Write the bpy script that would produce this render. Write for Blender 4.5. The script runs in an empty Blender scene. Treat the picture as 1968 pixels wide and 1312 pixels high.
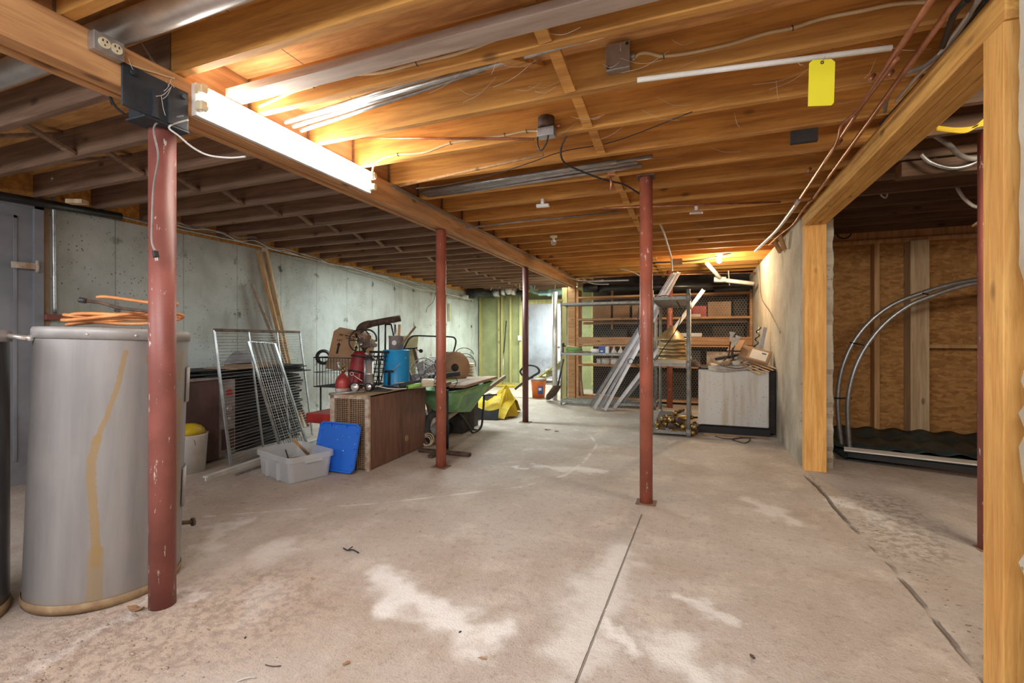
import bpy, math, random
from mathutils import Vector, Matrix, Euler
random.seed(7)
C = bpy.context.scene.collection
PI = math.pi
# ------------------------------------------------------------------ camera (all positions in metres, beam runs along +Y)
CAMH, FPX, HOR = 1.2, 902.0, 650.0
YAW = math.radians(21.26)
SN, CS = math.sin(YAW), math.cos(YAW)
def pd(u, v, d):
    lat = (u-984)/FPX*d
    return Vector((-SN*d+CS*lat, CS*d+SN*lat, CAMH+(HOR-v)/FPX*d))
def fl(u, v, z=0.0):
    return pd(u, v, (CAMH-z)*FPX/(v-HOR)) if v != HOR else None
def ay(u, v, Y):
    r = (u-984)/FPX
    return pd(u, v, Y/(CS+SN*r))
def ax(u, v, X):
    r = (u-984)/FPX
    return pd(u, v, X/(-SN+CS*r))
cam = bpy.data.objects.new('camera', bpy.data.cameras.new('camera'))
C.objects.link(cam)
cam.location = (0, 0, CAMH)
cam.rotation_euler = (PI/2, 0, YAW)
cam.data.sensor_width = 36
cam.data.lens = FPX/1968*36
cam.data.shift_y = -6/1968
cam.data.clip_start = 0.05
bpy.context.scene.camera = cam

# ------------------------------------------------------------------ mesh builder
def basis(d, up=None):
    d = Vector(d).normalized()
    up = Vector(up) if up is not None else Vector((0, 0, 1))
    if abs(d.dot(up.normalized())) > .98: up = Vector((0, 1, 0)) if abs(d.y) < .9 else Vector((1, 0, 0))
    x = up.cross(d).normalized(); y = d.cross(x).normalized()
    return x, y, d
class MB:
    def __init__(s): s.v = []; s.f = []; s.sm = []
    def add(s, vs, fs, smooth=False):
        o = len(s.v); s.v += [Vector(p) for p in vs]
        s.f += [tuple(i+o for i in f) for f in fs]; s.sm += [smooth]*len(fs); return s
    def box(s, c, d, R=None):
        c = Vector(c); h = Vector(d)/2
        vs = [Vector((x*h.x, y*h.y, z*h.z)) for x in (-1, 1) for y in (-1, 1) for z in (-1, 1)]
        if R is not None:
            if isinstance(R, (int, float)): R = Matrix.Rotation(R, 3, 'Z')
            elif isinstance(R, tuple): R = Euler(R).to_matrix()
            vs = [R @ p for p in vs]
        return s.add([c+p for p in vs], [(0,1,3,2),(4,6,7,5),(0,4,5,1),(2,3,7,6),(0,2,6,4),(1,5,7,3)])
    def b2(s, a, b):
        a = Vector(a); b = Vector(b); return s.box((a+b)/2, [abs(t) for t in (b-a)])
    def bar(s, p0, p1, w, h, up=None):
        p0 = Vector(p0); p1 = Vector(p1); x, y, d = basis(p1-p0, up)
        vs = [p + x*(w/2*a) + y*(h/2*b) for p in (p0, p1) for a, b in ((-1,-1),(1,-1),(1,1),(-1,1))]
        return s.add(vs, [(3,2,1,0),(4,5,6,7),(0,1,5,4),(1,2,6,5),(2,3,7,6),(3,0,4,7)])
    def tube(s, pts, r, n=8, closed=False, cap=True):
        pts = [Vector(p) for p in pts]; m = len(pts)
        rs = r if isinstance(r, (list, tuple)) else [r]*m
        vs = []; px = None
        for i in range(m):
            if closed: d = pts[(i+1) % m]-pts[i-1]
            else: d = pts[min(i+1, m-1)]-pts[max(i-1, 0)]
            if d.length < 1e-9: d = Vector((0, 0, 1))
            d.normalize()
            if px is None: x, y, _ = basis(d)
            else:
                x = px - d*px.dot(d)
                x = basis(d)[0] if x.length < 1e-6 else x.normalized()
                y = d.cross(x)
            px = x
            vs += [pts[i] + (x*math.cos(2*PI*k/n)+y*math.sin(2*PI*k/n))*rs[i] for k in range(n)]
        fs = []
        for i in range(m if closed else m-1):
            j = (i+1) % m
            for k in range(n):
                k2 = (k+1) % n; fs.append((i*n+k, i*n+k2, j*n+k2, j*n+k))
        s.add(vs, fs, True)
        if cap and not closed:
            o = len(s.v)-len(vs)
            s.f.append(tuple(o+k for k in reversed(range(n)))); s.sm.append(False)
            s.f.append(tuple(o+(m-1)*n+k for k in range(n))); s.sm.append(False)
        return s
    def cyl(s, p0, p1, r, n=16, r2=None): return s.tube([p0, p1], [r, r if r2 is None else r2], n)
    def lathe(s, prof, o=(0, 0, 0), ax=(0, 0, 1), n=24):
        o = Vector(o); x, y, d = basis(ax); vs = []; m = len(prof)
        for r, z in prof: vs += [o + d*z + (x*math.cos(2*PI*k/n)+y*math.sin(2*PI*k/n))*max(r, 1e-5) for k in range(n)]
        fs = [(i*n+k, i*n+(k+1) % n, (i+1)*n+(k+1) % n, (i+1)*n+k) for i in range(m-1) for k in range(n)]
        return s.add(vs, fs, True)
    def ring(s, c, ax, R, r, n=40, k=8, a0=0, a1=2*PI):
        x, y, d = basis(ax); c = Vector(c); full = abs(a1-a0-2*PI) < 1e-6
        pts = [c+(x*math.cos(a0+(a1-a0)*i/n)+y*math.sin(a0+(a1-a0)*i/n))*R for i in range(n if full else n+1)]
        return s.tube(pts, r, k, closed=full)
    def sph(s, c, r, n=14, sc=(1, 1, 1)):
        c = Vector(c); m = n//2; vs = []
        for i in range(m+1):
            t = PI*i/m
            vs += [c+Vector((sc[0]*r*math.sin(t)*math.cos(2*PI*k/n), sc[1]*r*math.sin(t)*math.sin(2*PI*k/n), sc[2]*r*math.cos(t))) for k in range(n)]
        return s.add(vs, [(i*n+k, (i+1)*n+k, (i+1)*n+(k+1) % n, i*n+(k+1) % n) for i in range(m) for k in range(n)], True)
    def prism(s, poly, o, ax, t, up=None):
        x, y, d = basis(ax, up); o = Vector(o); n = len(poly)
        vs = [o+x*a+y*b for a, b in poly]+[o+x*a+y*b+d*t for a, b in poly]
        return s.add(vs, [tuple(reversed(range(n))), tuple(range(n, 2*n))]+[(k, (k+1) % n, n+(k+1) % n, n+k) for k in range(n)])
    def sheet(s, fn, nu, nv, t=0, smooth=True):
        vs = [Vector(fn(i/nu, j/nv)) for j in range(nv+1) for i in range(nu+1)]; W = nu+1
        fs = [(j*W+i, j*W+i+1, (j+1)*W+i+1, (j+1)*W+i) for j in range(nv) for i in range(nu)]
        if not t: return s.add(vs, fs, smooth)
        nrm = []
        for j in range(nv+1):
            for i in range(nu+1):
                a = vs[j*W+min(i+1, nu)]-vs[j*W+max(i-1, 0)]; b = vs[min(j+1, nv)*W+i]-vs[max(j-1, 0)*W+i]
                k = a.cross(b); nrm.append(k.normalized() if k.length > 1e-12 else Vector((0, 0, 1)))
        N = len(vs); v2 = [p-q*t for p, q in zip(vs, nrm)]
        bd = [i for i in range(nu)]+[j*W+nu for j in range(nv)]+[nv*W+i for i in range(nu, 0, -1)]+[j*W for j in range(nv, 0, -1)]
        f2 = [tuple(N+q for q in reversed(f)) for f in fs]
        f3 = [(bd[k], bd[k]+N, bd[(k+1) % len(bd)]+N, bd[(k+1) % len(bd)]) for k in range(len(bd))]
        return s.add(vs+v2, fs+f2+f3, smooth)
    def mesh(s, name, mats, inv=None, off=None):
        me = bpy.data.meshes.new(name)
        vs = s.v
        if inv is not None: vs = [inv @ p for p in vs]
        if off is not None: vs = [p-off for p in vs]
        me.from_pydata([tuple(p) for p in vs], [], s.f)
        me.polygons.foreach_set('use_smooth', s.sm)
        me.materials.append(mats); me.update(); return me
def setp(o, label=None, cat=None, group=None, kind=None):
    for k, v in (('label', label), ('category', cat), ('group', group), ('kind', kind)):
        if v: o[k] = v
    return o
def bevel(o, w, seg=2):
    m = o.modifiers.new('bevel', 'BEVEL'); m.width = w; m.segments = seg; m.limit_method = 'ANGLE'; m.angle_limit = math.radians(40); return o
def T(name, label, cat, loc=(0, 0, 0), rz=0, group=None):
    o = bpy.data.objects.new(name, None); C.objects.link(o); o.empty_display_size = .05
    o.location = loc; o.rotation_euler = (0, 0, rz) if not isinstance(rz, tuple) else rz
    return setp(o, label, cat, group, 'thing')
def root(o):
    while o.parent: o = o.parent
    return o
def P(mb, name, mat, par, w=False, bev=0, label=None):
    """a part (local coordinates of its thing; w=True: world coordinates)"""
    inv = None
    if w:
        r = root(par); inv = (Matrix.Translation(r.location) @ r.rotation_euler.to_matrix().to_4x4()).inverted()
    o = bpy.data.objects.new(name, mb.mesh(name, mat, inv)); C.objects.link(o); o.parent = par
    if bev: bevel(o, bev)
    if label: o['label'] = label
    return o
def S(mb, name, mat, label, cat, group=None, bev=0, org=None, kind='thing'):
    """a thing that is one mesh, given in world coordinates"""
    if org is None:
        lo = [min(p[i] for p in mb.v) for i in range(3)]; hi = [max(p[i] for p in mb.v) for i in range(3)]
        org = Vector(((lo[0]+hi[0])/2, (lo[1]+hi[1])/2, lo[2]))
    org = Vector(org)
    o = bpy.data.objects.new(name, mb.mesh(name, mat, off=org)); C.objects.link(o); o.location = org
    if bev: bevel(o, bev)
    return setp(o, label, cat, group, kind)
def ST(mb, name, mat, par=None, label=None, bev=0):
    o = bpy.data.objects.new(name, mb.mesh(name, mat)); C.objects.link(o)
    if par: o.parent = par
    else: o['kind'] = 'structure'
    if label: o['label'] = label
    if bev: bevel(o, bev)
    return o
def dup(o, loc, rz=None, label=None, group=None):
    r = o.copy(); C.objects.link(r); r.location = loc
    if rz is not None: r.rotation_euler = (0, 0, rz) if not isinstance(rz, tuple) else rz
    if label: r['label'] = label
    if group: r['group'] = group
    for ch in list(o.children):
        c = ch.copy(); C.objects.link(c); c.parent = r
        for g in list(ch.children):
            d = g.copy(); C.objects.link(d); d.parent = c
    return r
def crv(pts, n=6):
    """smooth curve through points"""
    P_ = [Vector(p) for p in pts]; out = []
    for i in range(len(P_)-1):
        a, b, c, d = P_[max(i-1, 0)], P_[i], P_[i+1], P_[min(i+2, len(P_)-1)]
        for k in range(n):
            t = k/n
            out.append(.5*((2*b)+(c-a)*t+(2*a-5*b+4*c-d)*t*t+(3*b-a-3*c+d)*t**3))
    return out+[P_[-1]]

# ------------------------------------------------------------------ materials
class NT:
    def __init__(s, name):
        s.m = bpy.data.materials.new(name); s.m.use_nodes = True
        s.n = s.m.node_tree.nodes; s.l = s.m.node_tree.links; s.b = s.n['Principled BSDF']
    def new(s, t, **k):
        o = s.n.new(t)
        for a, v in k.items(): setattr(o, a, v)
        return o
    def put(s, sock, v):
        if isinstance(v, bpy.types.NodeSocket): s.l.new(v, sock)
        else: sock.default_value = v
    def obj(s, scale=(1, 1, 1), rnd=0, loc=(0, 0, 0)):
        tc = s.new('ShaderNodeTexCoord'); o = tc.outputs['Object']
        if rnd:
            oi = s.new('ShaderNodeObjectInfo'); m = s.math('MULTIPLY', oi.outputs['Random'], rnd)
            a = s.new('ShaderNodeVectorMath', operation='ADD'); s.l.new(o, a.inputs[0]); s.l.new(m, a.inputs[1]); o = a.outputs[0]
        mp = s.new('ShaderNodeMapping'); s.l.new(o, mp.inputs['Vector']); mp.inputs['Scale'].default_value = scale; mp.inputs['Location'].default_value = loc
        return mp.outputs[0]
    def noise(s, vec, scale, detail=4, rough=.55, dist=0):
        n = s.new('ShaderNodeTexNoise'); s.l.new(vec, n.inputs['Vector'])
        n.inputs['Scale'].default_value = scale; n.inputs['Detail'].default_value = detail
        n.inputs['Roughness'].default_value = rough; n.inputs['Distortion'].default_value = dist
        return n.outputs['Fac']
    def vor(s, vec, scale, rnd=1, feature='F1'):
        n = s.new('ShaderNodeTexVoronoi', feature=feature); s.l.new(vec, n.inputs['Vector']); n.inputs['Scale'].default_value = scale
        n.inputs['Randomness'].default_value = rnd; return n.outputs['Distance']
    def math(s, op, a, b=None, c=None, clamp=False):
        n = s.new('ShaderNodeMath', operation=op, use_clamp=clamp)
        s.put(n.inputs[0], a)
        if b is not None: s.put(n.inputs[1], b)
        if c is not None: s.put(n.inputs[2], c)
        return n.outputs[0]
    def step(s, x, lo, hi):
        n = s.new('ShaderNodeMapRange', interpolation_type='SMOOTHSTEP'); s.put(n.inputs[0], x)
        n.inputs[1].default_value = lo; n.inputs[2].default_value = hi; return n.outputs[0]
    def ramp(s, f, cols):
        n = s.new('ShaderNodeValToRGB'); s.l.new(f, n.inputs[0]); e = n.color_ramp.elements
        while len(e) < len(cols): e.new(.5)
        for k, (p, c) in enumerate(cols): e[k].position = p; e[k].color = (*c, 1)
        return n.outputs[0]
    def mix(s, f, a, b, mode='MIX'):
        n = s.new('ShaderNodeMix', data_type='RGBA', blend_type=mode)
        s.put(n.inputs[0], f)
        for q, v in ((n.inputs[6], a), (n.inputs[7], b)): s.put(q, (*v, 1) if isinstance(v, tuple) and len(v) == 3 else v)
        return n.outputs[2]
    def bump(s, h, st, dist=.01):
        n = s.new('ShaderNodeBump'); n.inputs['Strength'].default_value = st; n.inputs['Distance'].default_value = dist
        s.l.new(h, n.inputs['Height']); s.l.new(n.outputs[0], s.b.inputs['Normal'])
    def xyz(s, vec):
        n = s.new('ShaderNodeSeparateXYZ'); s.l.new(vec, n.inputs[0]); return n.outputs
    def comb(s, x, y, z=0.0):
        n = s.new('ShaderNodeCombineXYZ')
        for q, v in zip(n.inputs, (x, y, z)): s.put(q, v)
        return n.outputs[0]
    def seg(s, p, a, b):
        """distance of 2d point p (vector socket with z=0) to segment a-b"""
        a = Vector((*a, 0)); b = Vector((*b, 0)); d = b-a; L2 = d.length_squared
        q = s.new('ShaderNodeVectorMath', operation='SUBTRACT'); s.l.new(p, q.inputs[0]); q.inputs[1].default_value = a
        dt = s.new('ShaderNodeVectorMath', operation='DOT_PRODUCT'); s.l.new(q.outputs[0], dt.inputs[0]); dt.inputs[1].default_value = d
        t = s.math('DIVIDE', dt.outputs['Value'], L2, clamp=True)
        sc = s.new('ShaderNodeVectorMath', operation='SCALE'); sc.inputs[0].default_value = d; s.l.new(t, sc.inputs['Scale'])
        r = s.new('ShaderNodeVectorMath', operation='DISTANCE'); s.l.new(q.outputs[0], r.inputs[0]); s.l.new(sc.outputs[0], r.inputs[1])
        return r.outputs['Value']
    def poly(s, p, pts):
        o = None
        for a, b in zip(pts, pts[1:]):
            d = s.seg(p, a, b); o = d if o is None else s.math('MINIMUM', o, d)
        return o
    def done(s, col, rough=.7, metal=0, **k):
        s.put(s.b.inputs['Base Color'], (*col, 1) if isinstance(col, tuple) else col)
        s.put(s.b.inputs['Roughness'], rough); s.put(s.b.inputs['Metallic'], metal)
        for a, v in k.items(): s.put(s.b.inputs[a.replace('_', ' ')], v)
        return s.m
def plain(name, c, c2=None, rough=.6, metal=0, sc=8, bump=0, stretch=(1, 1, 1), **k):
    t = NT(name); v = t.obj(stretch, rnd=20)
    f = t.noise(v, sc, 5, .6)
    c2 = c2 or tuple(x*.72 for x in c)
    col = t.mix(t.step(f, .35, .68), c2, c)
    if bump: t.bump(t.noise(v, sc*4, 4), bump, .004)
    return t.done(col, rough, metal, **k)
def wood(name, light, dark, axis=0, rough=.75, knots=True, sc=1.0, grain=.5):
    t = NT(name); st = [14*sc]*3; st[axis] = .9*sc
    v = t.obj(tuple(st), rnd=37); big = t.obj((1, 1, 1), rnd=37)
    g = t.noise(v, 1.6, 6, .62, .6); g2 = t.noise(v, 6, 3, .6)
    col = t.mix(t.step(g, .32, .66), dark, light)
    col = t.mix(t.math('MULTIPLY', t.step(g2, .5, .75), grain*.6), col, tuple(x*.62 for x in dark))
    col = t.mix(t.math('MULTIPLY', t.step(t.noise(big, 1.7, 3), .45, .75), .35), col, tuple(x*.75 for x in dark))
    if knots:
        ks = [5.5]*3; ks[axis] = 2.6
        k = t.vor(t.obj(tuple(ks), rnd=53), 1.0)
        km = t.math('SUBTRACT', 1.0, t.step(k, .05, .14))
        col = t.mix(t.math('MULTIPLY', km, .75), col, tuple(x*.3 for x in dark))
    oi = t.new('ShaderNodeObjectInfo')
    hv = t.new('ShaderNodeHueSaturation'); t.l.new(col, hv.inputs['Color'])
    t.l.new(t.math('MULTIPLY_ADD', oi.outputs['Random'], .3, .85), hv.inputs['Value'])
    t.bump(g, .25, .004)
    return t.done(hv.outputs[0], rough)
M = {}
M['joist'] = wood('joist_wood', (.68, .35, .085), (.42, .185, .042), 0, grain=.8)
M['beam'] = wood('beam_wood', (.54, .29, .12), (.33, .155, .06), 1)
M['header'] = wood('header_wood', (.90, .53, .15), (.64, .32, .08), 1, sc=1.4, grain=.9)
M['post'] = wood('timber_post_wood', (.86, .49, .15), (.66, .32, .08), 2, sc=1.4, grain=.8)
M['stud'] = wood('stud_wood', (.62, .38, .18), (.44, .24, .1), 2)
M['paleplank'] = wood('pale_plank_wood', (.66, .50, .32), (.46, .31, .18), 2)
M['dimjoist'] = wood('shaded_joist_wood', (.29, .175, .11), (.165, .093, .058), 0)  # aged brown wood, with the shade left of the beam painted in
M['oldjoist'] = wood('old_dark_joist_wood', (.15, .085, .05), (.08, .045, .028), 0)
M['oldgrey'] = wood('dusty_grey_board', (.52, .42, .36), (.36, .27, .22), 0, knots=False)
M['oldwood'] = wood('grey_old_wood', (.34, .27, .2), (.2, .15, .11), 1)
M['shelfwood'] = wood('shelf_board_wood', (.62, .34, .15), (.40, .2, .09), 0)
M['olivestud'] = wood('yellow_stud_wood', (.55, .50, .22), (.38, .34, .14), 2)
M['brownboard'] = wood('brown_board_wood', (.33, .22, .15), (.2, .125, .08), 1)
# subfloor plywood
t = NT('subfloor_plywood'); v = t.obj((2.5, 18, 2.5)); g = t.noise(v, 1.3, 6, .6, .8)
col = t.mix(t.step(g, .3, .68), (.46, .22, .075), (.74, .41, .15))
w = t.obj(); X = t.xyz(w)
seam = t.math('ABSOLUTE', t.math('SUBTRACT', t.math('FRACT', t.math('DIVIDE', X[0], 1.22)), .5))
col = t.mix(t.math('SUBTRACT', 1.0, t.step(seam, .001, .004)), col, (.1, .05, .02))
t.bump(g, .2, .004); M['subfloor'] = t.done(col, .8)
# floor
t = NT('concrete_floor'); w = t.obj(); X = t.xyz(w); p2 = t.comb(X[0], X[1])
n1 = t.noise(w, .9, 6, .6, .5); n2 = t.noise(w, 3.2, 7, .65); n3 = t.noise(w, 22, 5, .7); n4 = t.noise(w, 110, 3, .7)
col = t.mix(t.step(n1, .3, .72), (.42, .345, .285), (.54, .485, .44))
col = t.mix(t.math('MULTIPLY', t.step(n2, .48, .7), .75), col, (.63, .56, .49))
col = t.mix(t.math('MULTIPLY', t.step(t.noise(t.obj((1, .45, 1)), 1.9, 6, .7), .5, .72), .45), col, (.34, .25, .19))
col = t.mix(t.math('MULTIPLY', t.step(n3, .5, .75), .6), col, (.27, .19, .14))
col = t.mix(t.math('MULTIPLY', t.math('SUBTRACT', 1.0, t.step(t.vor(w, 9), .03, .07)), t.step(n2, .5, .6)), col, (.2, .15, .12))
col = t.mix(t.math('MULTIPLY', t.step(n4, .56, .70), .6), col, (.22, .16, .12))
col = t.mix(t.math('MULTIPLY', t.step(t.noise(w, 48, 4, .75), .60, .70), .55), col, (.78, .74, .69))
col = t.mix(t.math('MULTIPLY', t.step(t.noise(w, 7, 6, .75), .56, .70), .5), col, (.33, .25, .19))
wn = t.new('ShaderNodeTexNoise'); t.l.new(w, wn.inputs['Vector']); wn.inputs['Scale'].default_value = 5; wn.inputs['Detail'].default_value = 6
wob = t.new('ShaderNodeVectorMath', operation='SCALE'); sb = t.new('ShaderNodeVectorMath', operation='SUBTRACT')
t.l.new(wn.outputs['Color'], sb.inputs[0]); sb.inputs[1].default_value = (.5, .5, .5); t.l.new(sb.outputs[0], wob.inputs[0]); wob.inputs['Scale'].default_value = .5
ad = t.new('ShaderNodeVectorMath', operation='ADD'); t.l.new(p2, ad.inputs[0]); t.l.new(wob.outputs[0], ad.inputs[1])
fz = t.new('ShaderNodeVectorMath', operation='MULTIPLY'); t.l.new(ad.outputs[0], fz.inputs[0]); fz.inputs[1].default_value = (1, 1, 0); pw = fz.outputs[0]
# lime bloom patches
for pts, wd, am in (([fl(720,1120), fl(790,1160), fl(930,1215)], .10, .8), ([fl(1180,1215), fl(1215,1250)], .05, .8), ([fl(1290,1225), fl(1340,1290)], .10, .7),
        ([fl(380,1130), fl(300,1150), fl(200,1200), fl(60, 1290)], .035, .75), ([fl(1290,1140), fl(1390,1190)], .05, .6), ([fl(1100,1270), fl(1190,1060)], .12, .55), ([fl(1610,960), fl(1720,1010)], .07, .7),
        ([fl(1040,895), fl(1140,905)], .08, .6), ([fl(1000,900), fl(990,897)], .05, .8), ([fl(550,1040), fl(500,1080)], .07, .35), ([fl(520,1130), fl(480,1190)], .08, .5), ([fl(1450, 960), fl(1520,1000)], .08, .4), ([fl(380,1050),fl(460,1000)], .05, .4)):
    d = t.poly(pw, [(q.x, q.y) for q in pts])
    col = t.mix(t.math('MULTIPLY', t.math('SUBTRACT', 1.0, t.step(d, wd*.2, wd*1.6)), min(1, am*1.15)), col, (.80, .775, .75))
# thin drawn arc of old paint
arc = [(-3.07, 2.2), (-2.11, 2.86), (-1.31, 3.56), (-1.06, 4.0), (-1.0, 4.5), (-1.03, 5.3), (-1.2, 5.75), (-1.5, 6.1)]
d = t.poly(p2, arc)
col = t.mix(t.math('MULTIPLY', t.math('MULTIPLY', t.math('SUBTRACT', 1.0, t.step(d, .003, .028)), t.step(n2, .4, .6)), .55), col, (.82, .79, .76))
# gritty brown ground by the heaters
d = t.poly(pw, [(-2.3, .4), (-2.2, 1.1), (-1.9, 1.5)])
gm = t.math('SUBTRACT', 1.0, t.step(d, .1, .75))
col = t.mix(t.math('MULTIPLY', gm, .6), col, t.mix(t.step(n3, .4, .6), (.22, .13, .08), (.5, .38, .29)))
d = t.poly(pw, [(1.3, 4.2), (1.15, 3.3)])
col = t.mix(t.math('MULTIPLY', t.math('SUBTRACT', 1.0, t.step(d, .05, .4)), .55), col, t.mix(t.step(n3, .4, .6), (.16, .12, .09), (.62, .56, .5)))
# joint and cracks
nw = t.math('MULTIPLY', t.math('SUBTRACT', n2, .5), .05)
jd = t.seg(p2, (-.385, 1.6), (-.335, 3.3))
jm = t.math('MULTIPLY', t.math('SUBTRACT', 1.0, t.step(t.math('ADD', jd, t.math('MULTIPLY', t.math('ABSOLUTE', t.math('SUBTRACT', n3, .5)), .012)), .002, .006)), .7)
wp = t.comb(t.math('ADD', X[0], nw), X[1])
cd = t.poly(wp, [(.9, 4.75), (.925, 4.4), (.93, 3.7), (.965, 3.0), (.95, 2.2), (.93, 1.8)])
cm = t.math('MULTIPLY', t.math('SUBTRACT', 1.0, t.step(cd, .003, .016)), t.math('MAXIMUM', t.math('MULTIPLY', t.step(t.noise(w, 2.6, 2), .45, .6), .8), t.math('SUBTRACT', 1.0, t.step(t.seg(p2, (.92, 4.5), (.94, 3.75)), .02, .2))))
ck = t.math('MAXIMUM', jm, cm)
col = t.mix(t.math('MULTIPLY', ck, .85), col, (.10, .065, .045))
h = t.math('SUBTRACT', t.math('MULTIPLY_ADD', n4, .25, t.math('MULTIPLY', n3, .5)), t.math('MULTIPLY', ck, 1.5))
t.bump(h, 1.0, .016)
M['floor'] = t.done(col, t.math('MULTIPLY_ADD', n2, -.25, .88))
# cast concrete wall on the left (form seams, tie holes, pits)
def castwall(name, A, B, pits=1.0, seams=True, axis=1, stain=(.22, .18, .14)):
    t = NT(name); w = t.obj(); X = t.xyz(w)
    n1 = t.noise(w, 1.3, 6, .62); n2 = t.noise(t.obj((1, 1, .35)), 5, 6, .65); n3 = t.noise(w, 60, 3)
    col = t.mix(t.step(n1, .34, .66), A, B)
    col = t.mix(t.math('MULTIPLY', t.step(n2, .5, .78), .5), col, stain)
    col = t.mix(t.math('MULTIPLY', t.step(n3, .55, .75), .25), col, tuple(x*.6 for x in B))
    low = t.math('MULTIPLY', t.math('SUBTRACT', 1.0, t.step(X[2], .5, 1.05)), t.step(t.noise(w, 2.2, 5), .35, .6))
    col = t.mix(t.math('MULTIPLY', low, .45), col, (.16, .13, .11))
    pit = t.math('MULTIPLY', t.math('SUBTRACT', 1.0, t.step(t.vor(w, 26), .10, .2)), t.step(t.noise(w, 2.5, 3), .42, .62))
    pm = t.math('MULTIPLY', pit, .8*pits)
    h = t.math('SUBTRACT', t.math('MULTIPLY', n3, .2), pit)
    if seams:
        s = t.math('DIVIDE', t.math('SUBTRACT', X[axis], 2.82), .642)
        fr = t.math('MULTIPLY', t.math('ABSOLUTE', t.math('SUBTRACT', s, t.math('ROUND', s))), .642)
        sm = t.math('SUBTRACT', 1.0, t.step(t.math('ADD', fr, t.math('MULTIPLY', n1, .006)), .003, .013))
        zz = t.math('DIVIDE', t.math('SUBTRACT', X[2], .21), .64)
        fz_ = t.math('MULTIPLY', t.math('ABSOLUTE', t.math('SUBTRACT', zz, t.math('ROUND', zz))), .64)
        dd = t.math('SQRT', t.math('ADD', t.math('POWER', fr, 2.0), t.math('POWER', fz_, 2.0)))
        tie = t.math('SUBTRACT', 1.0, t.step(t.math('ADD', dd, t.math('MULTIPLY', t.math('SUBTRACT', t.noise(w, 17, 5), .5), .22)), .004, .055))
        pm = t.math('MAXIMUM', pm, t.math('MAXIMUM', t.math('MULTIPLY', sm, .32), t.math('MULTIPLY', tie, t.step(n2, .3, .62))))
        h = t.math('SUBTRACT', h, t.math('MULTIPLY', sm, .6))
    col = t.mix(pm, col, (.07, .06, .05))
    t.bump(h, .6, .01)
    return t.done(col, .9)
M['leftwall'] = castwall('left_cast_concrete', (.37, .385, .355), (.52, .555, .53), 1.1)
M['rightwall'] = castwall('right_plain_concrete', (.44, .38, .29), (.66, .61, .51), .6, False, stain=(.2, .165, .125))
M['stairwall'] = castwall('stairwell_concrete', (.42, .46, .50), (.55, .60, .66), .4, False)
# osb
t = NT('osb_board'); w = t.obj(); a = t.new('ShaderNodeTexVoronoi'); t.l.new(t.obj((14, 14, 30)), a.inputs['Vector']); a.inputs['Scale'].default_value = 1.2
ao = t.xyz(a.outputs['Color']); col = t.mix(ao[0], (.33, .155, .045), (.56, .30, .10))
a2 = t.noise(t.obj((6, 6, 26)), 1.5, 5, .7, 1.2); col = t.mix(t.math('MULTIPLY', t.step(a2, .5, .7), .6), col, (.24, .10, .03))
t.bump(a2, .4, .01); M['osb'] = t.done(col, .8)
M['olive'] = plain('olive_insulation_board', (.33, .345, .175), (.25, .265, .13), .8, sc=3)
# steel post paint
def paint(name, c, chip=(.7, .66, .6), rough=.45, amt=.7):
    t = NT(name); w = t.obj(rnd=11); X = t.xyz(w)
    col = t.mix(t.step(t.noise(w, 4, 5), .35, .65), tuple(x*.72 for x in c), c)
    n = t.noise(t.obj((30, 30, 7), rnd=11), 1.6, 5, .7)
    col = t.mix(t.math('MULTIPLY', t.step(n, .63, .67), amt), col, chip)
    col = t.mix(t.math('SUBTRACT', 1.0, t.step(X[2], .0, .12)), col, (.2, .1, .06))
    t.bump(n, .2, .003); return t.done(col, rough)
M['redpaint'] = paint('oxide_red_post_paint', (.29, .092, .074), amt=.85)
M['redpaint2'] = paint('oxide_red_bright_post_paint', (.40, .115, .07), amt=.8)
M['darkpaint'] = paint('dark_brown_post_paint', (.13, .045, .04), amt=.15)
# galvanised heater jacket with amber streaks (x = side to side, z = height)
def jacket(name, base, streaks, rough=.42, metal=.35):
    t = NT(name); w = t.obj(); X = t.xyz(w)
    n = t.noise(t.obj((9, 9, .8)), 1.5, 5, .6); n2 = t.noise(w, 3.0, 5, .6)
    col = t.mix(t.step(n, .3, .7), tuple(x*.8 for x in base), base)
    col = t.mix(t.math('MULTIPLY', t.step(n2, .45, .75), .4), col, (.38, .34, .32))
    e = t.noise(t.obj((3, 3, 9)), 6, 4)
    p = t.comb(t.math('ADD', X[0], t.math('MULTIPLY', t.math('SUBTRACT', e, .5), .014)), X[2])
    for pts, wd, am in streaks:
        d = t.poly(p, pts); m = t.math('SUBTRACT', 1.0, t.step(d, wd*.75, wd*1.1))
        col = t.mix(t.math('MULTIPLY', m, am), col, (.34, .23, .10))
    low = t.math('SUBTRACT', 1.0, t.step(X[2], .0, .10)); col = t.mix(t.math('MULTIPLY', low, .5), col, (.34, .24, .14))
    return t.done(col, t.math('MULTIPLY_ADD', n2, .25, rough-.1), metal)
M['jacket'] = jacket('grey_heater_jacket', (.33, .315, .31), [
    ([(.03, 1.14), (.02, 1.08), (0, .96), (-.03, .84), (-.062, .74)], .010, .8), ([(-.055, .76), (-.072, .66), (-.07, .56), (-.055, .41), (-.045, .28), (-.045, .2)], .017, .8), ([(-.045, .26), (-.045, .02)], .03, .6),
    ([(.255, 1.14), (.245, 1.0)], .007, .7), ([(.25, .9), (.252, .5), (.25, .06)], .011, .7), ([(.115, 1.12), (.115, 1.09)], .010, .6)])
M['jacket2'] = jacket('dark_heater_jacket', (.16, .155, .16), [], .28, .75)
M['rim'] = plain('heater_rim_enamel', (.41, .40, .395), (.33, .31, .30), .5, .2)
M['rustrim'] = plain('rusty_tan_base', (.42, .31, .17), (.25, .15, .08), .8)
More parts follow.
